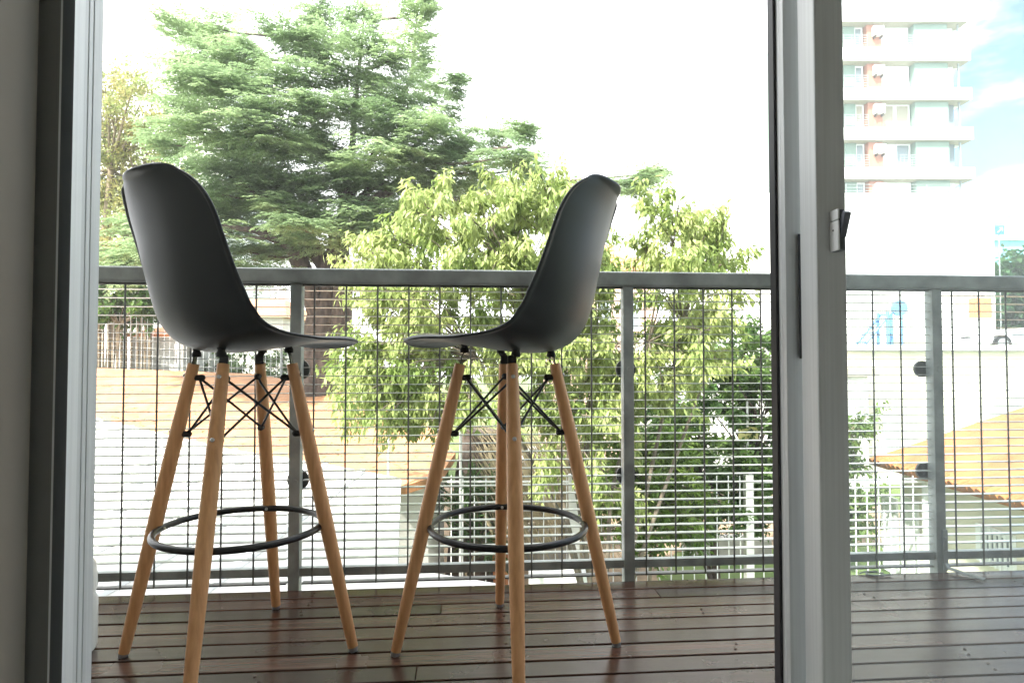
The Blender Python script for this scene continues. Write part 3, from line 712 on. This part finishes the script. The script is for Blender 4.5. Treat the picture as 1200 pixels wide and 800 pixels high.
# ---------------- terracotta roof beyond it
o0 = Vector((-5, 11, GZ))
tb = rootat(o0, 'terracotta_roof_house', 'low house with a wide sunlit terracotta roof beyond the white annex', 'house')
def RP(px, py, d): return off(at(px, py, d), o0)
TM = .2; TC = 3.415
def TP(px, py):
    q = at(px, py, 1.0); d_ = TC/(TM-(q.z-CAMZ)); w_ = Vector((q.x*d_, d_, CAMZ+(q.z-CAMZ)*d_)); return off(w_, o0)
pl = [TP(-60,490), TP(115,515), TP(300,552), TP(470,570), TP(516,556), TP(534,530), TP(500,497), TP(400,456), TP(300,438), TP(115,431), TP(-60,429)]
m = MB()
m.slab(pl, .12); m.build('roof', terra, tb)
m = MB(); c2 = sum(pl, Vector())/len(pl); m.prism([((p.x-c2.x)*.96+c2.x, (p.y-c2.y)*.96+c2.y) for p in pl], -.02, min(p.z for p in pl)-.13); m.build('wall', white_c, tb)
tl = MB(); rq = random.Random(5)
for i in range(420):
    f, g_ = rq.random(), rq.random(); a = pl[0].lerp(pl[4], f); b = pl[10].lerp(pl[6], f); p = a.lerp(b, g_); 
    q = rq.uniform(0,6.28); L_ = rq.uniform(.03,.08); e = Vector((math.cos(q)*L_, math.sin(q)*L_, .012)); s_ = Vector((-math.sin(q)*.012, math.cos(q)*.012, .004)); p = p+Vector((0,0,.004))
    tl.add([p-e, p+s_, p+e, p-s_+Vector((0,0,.01))], [(0,1,2,3)])
lf = tl.build('fallen_leaves', bark_p, None); lf.location = o0; tag(lf, 'dry twigs and leaves scattered on the terracotta roof', 'litter', kind='stuff')

# ---------------- pole fence, shed, trunks at the left
o0 = at(140, 430, 16.2); o0.z = GZ
pf = rootat(o0, 'pole_fence', 'weathered vertical pole fence under the ivy at the left', 'fence')
rq = random.Random(7)
for i in range(22):
    px = 60+i*5.6+rq.uniform(-1,1); m = MB(); a = off(at(px, 445, 16.2), o0); b = off(at(px+rq.uniform(-1,1), 352+rq.uniform(-3,5), 16.2), o0); a.z = 0
    m.tube([a, (a+b)/2+Vector((rq.uniform(-.02,.02),0,0)), b], rq.uniform(.025,.05), 7); m.build('pole', bark_p, pf)
m = MB(); m.box(-3, 1.4, .06, .14, 1.5, 1.62); m.build('rail', bark_p, pf)
o0 = at(205, 430, 16.6); o0.z = GZ
sh = rootat(o0, 'garden_shed', 'small grey rendered shed with a terracotta coping left of the left stool', 'shed')
def lx(px, d, o): return at(px, 428, d).x-o.x
def lz(py, d, o): return at(600, py, d).z-o.z
m = MB(); m.box(lx(152,16.6,o0), lx(232,16.6,o0), 0, 1.6, 0, lz(395,16.6,o0)); m.build('wall', mat('grey_render', (.42,.42,.38), .9, var=.2, vscale=2, detail=8), sh)
m = MB(); a = lz(395,16.6,o0)
m.add([Vector(q) for q in [(lx(150,16.6,o0),-.08,a+.002),(lx(236,16.6,o0),-.08,a-.18+.182),(lx(236,16.6,o0),1.7,a+.16),(lx(150,16.6,o0),1.7,a+.30),(lx(150,16.6,o0),-.08,a+.10),(lx(236,16.6,o0),-.08,a+.05),(lx(236,16.6,o0),1.7,a+.22),(lx(150,16.6,o0),1.7,a+.38)]], [(0,1,2,3),(4,5,6,7),(0,1,5,4),(1,2,6,5),(2,3,7,6),(3,0,4,7)])
m.build('coping', orange_b, sh)
m = MB(); m.box(lx(206,16.3,o0), lx(217,16.3,o0), -.40, -.22, 0, lz(402,16.3,o0)); m.build('pillar', concrete, sh)
# small houses glimpsed behind the left tree
def house(px0, px1, y0, y1, d, dep, wall, roofm, label, roofh=.5, name='far_house', wins=()):
    o0 = at((px0+px1)/2, 428, d); o0.z = GZ
    h = rootat(o0, name, label, 'house')
    w0, w1 = lx(px0,d,o0), lx(px1,d,o0); zt_ = lz(y0,d,o0)
    m = MB(); m.box(w0, w1, 0, dep, 0, zt_); m.build('wall', wall, h)
    if roofm:
        m = MB(); e = .25; zz = zt_+.003
        m.add([(w0-e,-e,zz),(w1+e,-e,zz),(w1+e,dep+e,zz),(w0-e,dep+e,zz),(w0+1,dep/2,zz+roofh),(w1-1,dep/2,zz+roofh)], [(0,3,2,1),(0,1,5,4),(1,2,5),(2,3,4,5),(3,0,4)])
        m.build('roof', roofm, h)
    for (a, b, c, e_) in wins:
        m = MB(); m.box(lx(a,d,o0), lx(b,d,o0), -.05, .05, lz(e_,d,o0), lz(c,d,o0)); w = m.build('window', white_fr, h)
        m = MB(); m.box(lx(a,d,o0)+.07, lx(b,d,o0)-.07, -.065, -.052, lz(e_,d,o0)+.07, lz(c,d,o0)-.07); m.build('pane', win_glass, w)
    return h
house(225, 330, 372, 430, 24, 6, white_c, terra, 'white house with a low tiled roof behind the left stool and cedar trunk', 1.0, wins=((240,258,385,410),(280,296,385,410)))
house(640, 770, 318, 430, 22, 7, mat('pink_render', (.60,.42,.34), .85, var=.08), terra, 'pinkish house with a tiled roof half hidden behind the light green tree', 1.6, wins=((700,716,352,388),(735,750,352,388)))
house(780, 905, 388, 440, 17, 5, white_w, None, 'low white wall of a house behind the right part of the leafy tree')
# pale block far left behind the cedar
house(40, 260, 8, 430, 60, 12, white_w, None, 'very pale tall block far behind the cedar at the upper left', wins=((130,150,28,46),(165,185,28,46),(130,150,62,80),(165,185,62,80),(268,290,6,20)), name='pale_block')

# ---------------- white mesh security fence across the yard
df_ = 9.0; zg = GZ
o0 = at(700, 428, df_); o0.z = GZ
fe = rootat(o0, 'mesh_fence', 'white bar fence with concrete posts across the yard, seen through the grating', 'fence')
x0, x1 = lx(462,df_,o0), lx(1330,df_,o0); zt_ = lz(557,df_,o0)
m = MB(); x = x0; i = 0
while x < x1: m.box(x-.0065, x+.0065, -.0065, .0065, .05, zt_); x += .168
m.build('bars', white_fr, fe)
m = MB(); m.box(x0, x1, -.016, .016, zt_-.10, zt_-.075); m.box(x0, x1, -.016, .016, .10, .13); m.build('rail', white_fr, fe)
for px, w in ((458,.07),(672,.075),(875,.055),(1085,.06),(1300,.06)):
    m = MB(); q = lx(px,df_,o0); m.box(q-w, q+w, -.07, .05, 0, zt_+.02); m.build('post', mat('white_concrete', (.72,.72,.69), .85, var=.08) if 'white_concrete' not in bpy.data.materials else bpy.data.materials['white_concrete'], fe)
# slim poles
for px, y0, y1, d, r_s, lab in ((875,470,700,9.3,.018,'thin white pole with a small yellow plate in front of the dark bush'),(456,385,520,8.2,.018,'thin pale pole standing among the light green leaves'),(540,500,620,8.9,.02,'thin pale pole beside the dark stump')):
    o0 = at(px, 428, d); o0.z = GZ
    p = rootat(o0, 'pole', lab, 'pole'); m = MB(); m.tube([(0,0,0),(0,0,lz(y0,d,o0))], r_s, 8); m.build('shaft', white_fr, p)
    if 'yellow' in lab:
        m = MB(); m.box(-.15, .15, -.035, -.02, lz(514,d,o0), lz(500,d,o0)); m.build('plate', mat('yellow_plate', (.62,.58,.22), .5), p)
    else:
        m = MB(); m.ball((0,0,lz(y0,d,o0)), r_s*1.5, 8, 6); m.build('cap', white_fr, p)
# left wire-mesh fence behind the terracotta roof
o0 = at(280, 428, 16.0); o0.z = GZ
wf = rootat(o0, 'wire_fence', 'fine galvanised wire fence in front of the shed and the cedar trunk', 'fence')
D_ = 16.0; m = MB()
px = 60
while px < 505:
    zt2 = lz(360+ (px-60)*.06, D_, o0); q = lx(px, D_, o0); m.box(q-.003, q+.003, -.003, .003, 1.6, zt2); px += 6.6
for py in range(365, 462, 9):
    a, b = lx(60,D_,o0), lx(500,D_,o0); za, zb = lz(py,D_,o0), lz(py+26,D_,o0)
    m.tube([(a,0,za),(b,0,zb)], .0028, 4)
m.build('mesh', galv_bar, wf)
for px in (60, 210, 330, 500):
    m = MB(); q = lx(px,D_,o0); m.tube([(q,-.03,0),(q,-.03,lz(372+(px-60)*.06,D_,o0))], .035, 8); m.build('post', galv, wf)

# ---------------- things under the leafy tree
o0 = at(545, 640, 10.0); o0.z = GZ
st = MB(); st.smooth = True; c = [Vector((0,0,0)), Vector((.03,0,.9)), Vector((.08,.05,1.7)), Vector((.16,.0,2.4))]
st.tube(c, [.42,.36,.34,.30], 18); o = st.build('tree_stump', bark); o.location = at(552, 640, 10.0); o.location.z = GZ; tag(o, 'thick dark tree trunk standing left of the concrete slab below the leafy tree', 'tree trunk')
o0 = at(640, 600, 10.6); o0.z = GZ
ls = rootat(o0, 'lean_to', 'wooden lean-to with a pale concrete roof slab behind the right stool legs', 'shed')
m = MB(); m.box(lx(592,10.6,o0), lx(690,10.6,o0), -.1, 1.5, lz(553,10.6,o0), lz(537,10.6,o0)); m.build('roof', concrete, ls)
m = MB(); x = lx(598,10.6,o0); rq = random.Random(3)
while x < lx(684,10.6,o0): m.box(x, x+.07, rq.uniform(.0,.02), .06, .4, lz(553.5,10.6,o0)); x += .082
m.build('board_wall', bark_p, ls)
m = MB(); m.box(lx(598,10.6,o0), lx(684,10.6,o0), .02, 1.4, 0, .38); m.build('base', concrete, ls)
# dry straw
V = []; rr = np.random.default_rng(21); 
for i in range(520):
    px = rr.uniform(560, 690); d = rr.uniform(9.2, 9.9); top = rr.uniform(480, 570); a = at(px-14, top, d); b = at(px+rr.uniform(20,60), top+rr.uniform(60,130), d-.2)
    b.z = max(b.z, GZ); a = np.array(a); b = np.array(b); w_ = np.array([.006, 0, .006]); mid = (a+b)/2+np.array([rr.normal(0,.05),0,rr.normal(.05,.05)])
    V += [a, mid+w_, b, mid-w_]
o = np_mesh('dry_fronds', np.array(V), 4, mat('straw', (.42,.35,.22), .9, var=.3)); tag(o, 'mass of dry straw-coloured fronds leaning below the leafy tree', 'dry fronds', kind='stuff')
T8 = fill([(525,560),(600,560),(600,650),(525,655)], 14, mind=12)
broadleaf('palm_shrub', 'small spiky green plant at the foot of the tree trunk', (560,660), 9.3, T8, 900, .28, .03, (.05,.12,.03), (.10,.19,.05), .16, trunk_r=.02, seed=15, droop=-.1, hub=[(560,640)], dep=.2, cat='plant')
# plant pots and white crates
def pot(loc, r, h, m_, label):
    prof = [(.0,0),(r*.72,0),(r*.95,h*.88),(r*1.08,h*.88),(r*1.08,h),(r*.93,h),(r*.9,h*.85),(0,h*.85)]; n = 20; vs = []; fs = []
    for a, z in prof: vs += [(a*math.cos(2*math.pi*i/n), a*math.sin(2*math.pi*i/n), z) for i in range(n)]
    for j in range(len(prof)-1):
        for i in range(n): fs.append((j*n+i, j*n+(i+1)%n, (j+1)*n+(i+1)%n, (j+1)*n+i))
    b = MB(); b.add(vs, fs); o = b.build('plant_pot', m_); o.location = loc; tag(o, label, 'pot', 'pots in the yard')
q = at(588, 610, 9.6); q.z = GZ; pot(q, .17, .9, orange_b, 'tall terracotta pot between the legs of the right stool')
q = at(478, 655, 8.0); q.z = GZ; pot(q, .16, .8, mat('brown_pot', (.14,.05,.035), .7), 'dark red pot beside the corner of the white annex')
cr_ = MB(); 
q = at(655, 660, 8.2); q.z = GZ
cr_.box(-.45, .45, -.25, .25, 0, .42); cr_.box(-.40, .40, -.22, .22, .424, .80)
o = cr_.build('white_crates', white_fr, None, .02); o.location = q; tag(o, 'white plastic storage box with a lid under the lean-to', 'box')
# low stone wall at the end of the lawn
m = MB(); a = at(805, 640, 11.2); b = at(905, 640, 11.2); m.box(a.x, b.x, a.y, a.y+.4, GZ, GZ+.28)
o = m.build('garden_wall', concrete, None, .02); tag(o, 'low grey stone edging wall at the end of the lawn', 'wall')
# bare earth under the trees
m = MB(); m.slab([Vector((-16, 8, GZ+.006)), Vector((1.6, 8, GZ+.006)), Vector((3.0, 11.4, GZ+.006)), Vector((9, 12, GZ+.006)), Vector((9, 18, GZ+.006)), Vector((-16, 18, GZ+.006))], .004); tag(m.build('soil_ground', soil), kind='structure')

# ---------------- cream house with a terracotta roof, right
o0 = Vector((7.3, 8, GZ))
ch = rootat(o0, 'cream_house', 'cream house with a sloping terracotta roof behind the glass door, right', 'house')
e1, e2 = at(1020, 537, 10.2), at(1262, 606, 6.3)
r1 = at(1208, 474, 10.2); slope = (r1-e1); f1, f2 = e1+slope*1.6, e2+slope*1.6
m = MB(); m.slab([off(p, o0) for p in (e1, e2, f2, f1)], .10); m.build('roof', terra2, ch)
# round tile ends along the eave
m = MB(); nt = 30
for i in range(nt):
    p = off(e1.lerp(e2, (i+.5)/nt), o0); m.tube([p+Vector((-.03,0,-.035)), p+Vector((.12,0,.03))], .055, 8)
m.build('eave_tiles', terra2, ch)
wx = e1.x+.38-o0.x; wy0, wy1 = e2.y-o0.y, e1.y-.25-o0.y
m = MB(); m.box(wx, wx+4, wy0, wy1, 0, e1.z-.03-o0.z); m.add([(wx+.0,wy1,e1.z-.04-o0.z),(wx+4,wy1,e1.z-.04-o0.z),(wx+4,wy1,e1.z+1.1-o0.z)], [(0,1,2)]); m.build('wall', cream, ch)
def onwall(px): # y on the wall plane
    return (wx+o0.x)/((px-CX)/F)-o0.y
def wz(px, py): return at(px, py, (wx+o0.x)/((px-CX)/F)).z-o0.z
for (a, b, c, e_, nm, mm, slats) in ((1032,1050,578,668,'door',white_fr,0),(1054,1074,580,668,'door',white_fr,0),(1142,1186,612,655,'window',white_fr,6)):
    m = MB(); ya, yb = onwall(b), onwall(a); za, zb = wz(a, e_), wz(a, c)
    if nm == 'door': za = .02
    fw = .07
    for bx in ((ya,yb,za,za+fw),(ya,yb,zb-fw,zb),(ya,ya+fw,za+fw,zb-fw),(yb-fw,yb,za+fw,zb-fw)): m.box(wx-.04, wx-.003, *bx)
    w = m.build(nm, mm, ch)
    m = MB(); m.box(wx-.02, wx-.004, ya+fw, yb-fw, za+fw, zb-fw); m.build('pane', win_glass if nm == 'window' else white_w, w)
    if slats:
        m = MB()
        for i in range(slats): y = ya+fw+(yb-ya-2*fw)*(i+.5)/slats; m.box(wx-.065, wx-.045, y-.012, y+.012, za, zb)
        m.build('bars', white_fr, w)

# ---------------- retaining wall, terrace, slide, white block
DT = 17.5
o0 = at(1060, 428, DT); o0.z = GZ
rw = rootat(o0, 'retaining_wall', 'long cream retaining wall with a ledge below the blue slide', 'wall')
zt_ = lz(411, DT, o0)
m = MB(); m.box(lx(985,DT,o0), lx(1500,DT,o0), 0, .4, 0, zt_); m.build('wall', cream, rw)
m = MB(); m.box(lx(983,DT,o0), lx(1500,DT,o0), -.12, .5, zt_+.002, zt_+.16); m.build('coping', white_c, rw)
m = MB(); a = lz(441, DT-1, o0); m.box(lx(960,DT-1,o0), lx(1030,DT-1,o0), -1.0, -.02, a, a+.22); m.build('ledge', beige_sof, rw)
m = MB(); m.box(lx(966,DT-.9,o0), lx(1016,DT-.9,o0), -.92, -.021, 0, a-.003); m.build('lower_wall', white_c, rw)
tz = GZ+zt_-.02
m = MB(); m.box(lx(985,DT,o0)+o0.x, lx(1500,DT,o0)+o0.x, DT+.41, 60, GZ, tz); tag(m.build('terrace_ground', concrete), kind='structure')
# blue slide
ds = 19.0; o0 = at(1055, 428, ds); o0.z = tz
sl = rootat(o0, 'playground_slide', 'blue playground slide with a round top on the white terrace', 'slide')
zc = at(1055, 361, ds).z-tz
m = MB(); m.disc((0,0,zc), (0,1,0), .24, .10, 28); m.build('round_top', blue_p, sl)
for px in (1041, 1057):
    for dy in (0, .5):
        m = MB(); q = lx(px,ds,o0); m.tube([(q,dy,0),(q,dy,zc-.1)], .05, 8); m.build('leg', blue_p, sl)
m = MB(); a = lx(1046,ds,o0); b = lx(1010,ds,o0)
for dy in (0, .5): m.tube([(a,dy,zc-.12),(b,dy,.1)], .04, 6)
for i in range(8):
    f = (i+.5)/8; m.box(a+(b-a)*f-.05, a+(b-a)*f+.05, .0, .5, (zc-.12)*(1-f)+.1*f-.02, (zc-.12)*(1-f)+.1*f+.02)
m.build('ladder', blue_p, sl)
m = MB(); q = lx(1024,ds,o0); m.tube([(q,0,0),(q,0,zc*.42)], .035, 8); m.build('strut', blue_p, sl)
m = MB(); q = lx(1055,ds,o0); m.box(q+.2, q+1.6, .15, .65, 0, .5); m.build('platform', cream, sl)

# white block under the tower, its roof terrace
db = 27.0; o0 = at(1010, 428, db); o0.z = GZ
wb = rootat(o0, 'white_block', 'plain white rendered block with a roof terrace below the tower', 'building')
m = MB(); m.box(lx(868,db,o0), lx(1168,db,o0), 0, 9, 0, lz(226,db,o0)); m.build('wall', white_w, wb)
m = MB(); zz = lz(226,db,o0)
for y in (.1,): 
    for h in (.12,.26,.40): m.tube([(lx(868,db,o0),y,zz+h),(lx(1150,db,o0),y,zz+h)], .012, 5)
    x = lx(868,db,o0)
    while x < lx(1150,db,o0): m.tube([(x,y,zz),(x,y,zz+.42)], .015, 5); x += 1.2
m.build('railing', galv, wb)
m = MB(); a, b = lx(1143,db-.3,o0), lx(1163,db-.3,o0); m.box(a, b, -.30, -.02, 0, lz(372,db-.4,o0)); ck = m.build('chimney', white_w, wb)
m = MB(); m.box(a-.02, b+.02, -.32, -.015, lz(372,db-.4,o0)+.003, lz(349,db-.4,o0)); m.build('chimney_top', orange_b, ck)
m = MB(); q = lz(349,db-.4,o0); m.tube([(a+.2,-.17,q),(a+.2,-.17,q+.12)], .07, 10); m.tube([(a+.48,-.17,q),(a+.48,-.17,q+.16)], .07, 10); m.build('chimney_pots', concrete, ck)

# ---------------- apartment tower
dt = 46.0; o0 = at(1040, 428, dt); o0.z = GZ
tw = rootat(o0, 'apartment_tower', 'tall mint and white apartment tower with balconies and salmon panels, upper right', 'building')
X = lambda px: lx(px, dt, o0)
Z = lambda py: lz(py, dt, o0)
s = dt/F
m = MB(); m.box(X(935), X(1117), .9, 12, 0, Z(26)); m.build('core', mint, tw)
fl = [(10,28),(58,73.5),(105,119),(151,165.5),(198,211),(245,258),(292,305)]
for i, (a, b) in enumerate(fl):
    r_ = 1140+i*.8
    m = MB(); m.box(X(930), X(1117), -.35, .898, Z(b), Z(a)); m.box(X(1117)+.001, X(r_), -.35, 12, Z(b), Z(a)); m.build('floor_band', white_w, tw)
    m = MB(); m.box(X(931), X(r_)-.05, -.28, .85, Z(b)-.05, Z(b)-.003); m.build('soffit', beige_sof, tw)
for i in range(6):
    t0, t1 = fl[i][1]+1, fl[i+1][0]      # opening between the bands
    zt_, zb_ = Z(t0), Z(t1)
    def panel(a, b, m_, y=.0, nm='panel', ya=None, z0=None, z1=None):
        k = MB(); k.box(X(a), X(b), y, (.898 if ya is None else ya), zb_ if z0 is None else z0, zt_ if z1 is None else z1); return k.build(nm, m_, tw)
    panel(1077.5, 1117, mint, -.05, 'front_wall')
    panel(997, 1010, mint, .3, 'pier')
    panel(1022.5, 1039.5, salmon, .05, 'salmon_panel')
    for (a, b, var) in ((984,996,0),(1010.5,1021,1),(1040.5,1058,2),(1058.5,1076,3)):
        k = MB(); fw = .10; xa, xb = X(a), X(b); y = .45
        for bx in ((xa,xb,zb_,zb_+fw),(xa,xb,zt_-fw,zt_),(xa,xa+fw,zb_+fw,zt_-fw),(xb-fw,xb,zb_+fw,zt_-fw)): k.box(bx[0],bx[1],y,y+.12,bx[2],bx[3])
        w = k.build('window', white_fr, tw)
        blind = (var == 2) or (i == 2) or (var == 3 and i != 3) or var == 0 and i % 2
        k = MB(); k.box(xa+fw, xb-fw, y+.06, y+.10, zb_+fw, zt_-fw); k.build('blind' if blind else 'pane', (beige_sof if i == 2 else white_fr) if blind else win_glass, w)
    for (a, b) in ((984,1021),)+(((1058,1076),) if i in (0,3) else ()):
        k = MB(); xa, xb = X(a), X(b); zz = zb_+1.05
        n = 6
        for j in range(n): k.box(xa, xb, -.14, -.11, zb_+.05+j*.95/(n-1), zb_+.09+j*.95/(n-1))
        x = xa
        while x <= xb+.01: k.box(x-.015, x+.015, -.17, -.145, zb_+.001, zz); x += (xb-xa)/4
        k.build('railing', galv, tw)
    k = MB(); xa, xb = X(1028), X(1040); k.box(xa, xb, -.32, .045, zt_-.95, zt_-.22); ac = k.build('air_conditioner', white_fr, tw, .03)
    k = MB(); k.disc(((xa+xb)/2-.05, -.33, zt_-.58), (0,1,0), .24, .015, 20); k.build('fan_grille', mat('ac_grille', (.55,.56,.55), .5) if 'ac_grille' not in bpy.data.materials else bpy.data.materials['ac_grille'], ac)
    k = MB(); k.box(xa+.1, xa+.16, -.30, .045, zt_-1.12, zt_-.955); k.box(xb-.16, xb-.1, -.30, .045, zt_-1.12, zt_-.955); k.build('support', bark, ac)
    # corner loggia on the right
    k = MB(); xa, xb = X(1118.5), X(1130); k.box(xa, xb, .55, .60, zb_, zt_); k.build('loggia_glass', win_glass if i in (2,3) else white_fr, tw)
    k = MB(); k.box(X(1130), X(1131.5), .0, .12, zb_, zt_); k.build('loggia_post', galv, tw)
# roof dish, antennas
k = MB(); q = X(1121); zz = Z(10); k.tube([(q,0.4,zz),(q,.4,zz+.6)], .05, 8)
n = 18; vs = [(q,.4,zz+.75)]; 
for j in range(1,5):
    rj = .5*j/4; vs += [(q+rj*math.cos(2*math.pi*i/n)-.12*(j/4)**2*0, .4-.2*(j/4)**2, zz+.75+rj*math.sin(2*math.pi*i/n)) for i in range(n)]
fs = [(0, 1+i, 1+(i+1)%n) for i in range(n)]+[(1+j*n+i, 1+j*n+(i+1)%n, 1+(j+1)*n+(i+1)%n, 1+(j+1)*n+i) for j in range(3) for i in range(n)]
k.add(vs, fs); k.build('satellite_dish', galv, tw)

# ---------------- far right: car on the terrace, pale blue hall, sign
o0 = at(1196, 428, 21.5); o0.z = tz
car = rootat(o0, 'parked_car', 'white parked car on the terrace at the right edge behind the glass', 'car')
def car_body():
    pr = [(-2.0,.45),(-1.95,.75),(-1.2,.88),(-.65,1.32),(.75,1.36),(1.45,.95),(2.0,.88),(2.05,.45)]
    k = MB(); n = len(pr)
    k.add([(x,-.8,z*.62) for x,z in pr]+[(x,.8,z*.62) for x,z in pr], [list(range(n)), list(range(n,2*n))[::-1]]+[(i,(i+1)%n,n+(i+1)%n,n+i) for i in range(n)]); return k
car_body().build('body', mat('white_car_paint', (.78,.79,.80), .25, coat=.6), car, .05, 3)
for sx_ in (-1.3, 1.3):
    for sy in (-.78, .78):
        k = MB(); k.disc((sx_, sy, .30), (0,1,0), .30, .2, 22); w = k.build('wheel', rubber, car); k = MB(); k.disc((sx_, sy+(-.11 if sy < 0 else .11), .30), (0,1,0), .18, .02, 16); k.build('rim', galv, w)
k = MB(); k.add([(-1.0,-.812,.57),(-.1,-.812,.57),(-.1,-.812,.78),(-.6,-.812,.78)], [(0,1,2,3)]); k.add([(0,-.812,.57),(1.15,-.812,.60),(.7,-.812,.79),(0,-.812,.79)], [(0,1,2,3)])
so = k.build('side_window', win_glass, car); so.modifiers.new('t', 'SOLIDIFY').thickness = .01
o0 = at(1225, 428, 48); o0.z = GZ
hl = rootat(o0, 'blue_hall', 'pale blue low building behind the trees at the far right', 'building')
m = MB(); m.box(lx(1150,48,o0), lx(1330,48,o0), 0, 8, 0, lz(282,48,o0)); m.build('wall', mat('pale_blue_render', (.25,.60,.68), .7), hl)
m = MB(); m.box(lx(1148,48,o0), lx(1332,48,o0), -.3, 8.3, lz(282,48,o0)+.003, lz(278,48,o0)); m.build('roof', white_w, hl)
o0 = at(1174, 428, 30); o0.z = tz
sg = rootat(o0, 'street_sign', 'small blue square sign with a white arrow beside the white block', 'sign')
q = lz(270, 30, o0)
m = MB(); m.tube([(0,0,0),(0,0,q+.24)], .03, 8); m.build('post', galv, sg)
m = MB(); m.box(-.22, .22, -.07, -.04, q-.22, q+.22); sb = m.build('panel', mat('blue_sign', (.07,.19,.42), .4), sg)
m = MB()
for A, B in (((-.12,-.12),(.12,.12)),((.12,.12),(-.03,.12)),((.12,.12),(.12,-.03))): m.tube([(A[0],-.078,q+A[1]),(B[0],-.078,q+B[1])], .016, 6)
m.build('arrow', white_fr, sb)

# ---------------- volume box added to imitate the milky veil of lens flare
hz = MB(); hz.box(-77, 97, -10, 117, GZ-1.3, 40)
hm = bpy.data.materials.new('lens_flare_veil'); hm.use_nodes = True; t = hm.node_tree; t.nodes.clear()
out = N(t, 'ShaderNodeOutputMaterial'); pv = N(t, 'ShaderNodeVolumePrincipled'); pv.inputs['Color'].default_value = (.93,.95,.96,1); pv.inputs['Density'].default_value = .0019
t.links.new(pv.outputs[0], out.inputs['Volume'])
o = hz.build('veil', hm); tag(o, kind='stuff'); o['label'] = 'volume imitating lens flare as a pale bright haze over the yard and the buildings behind'
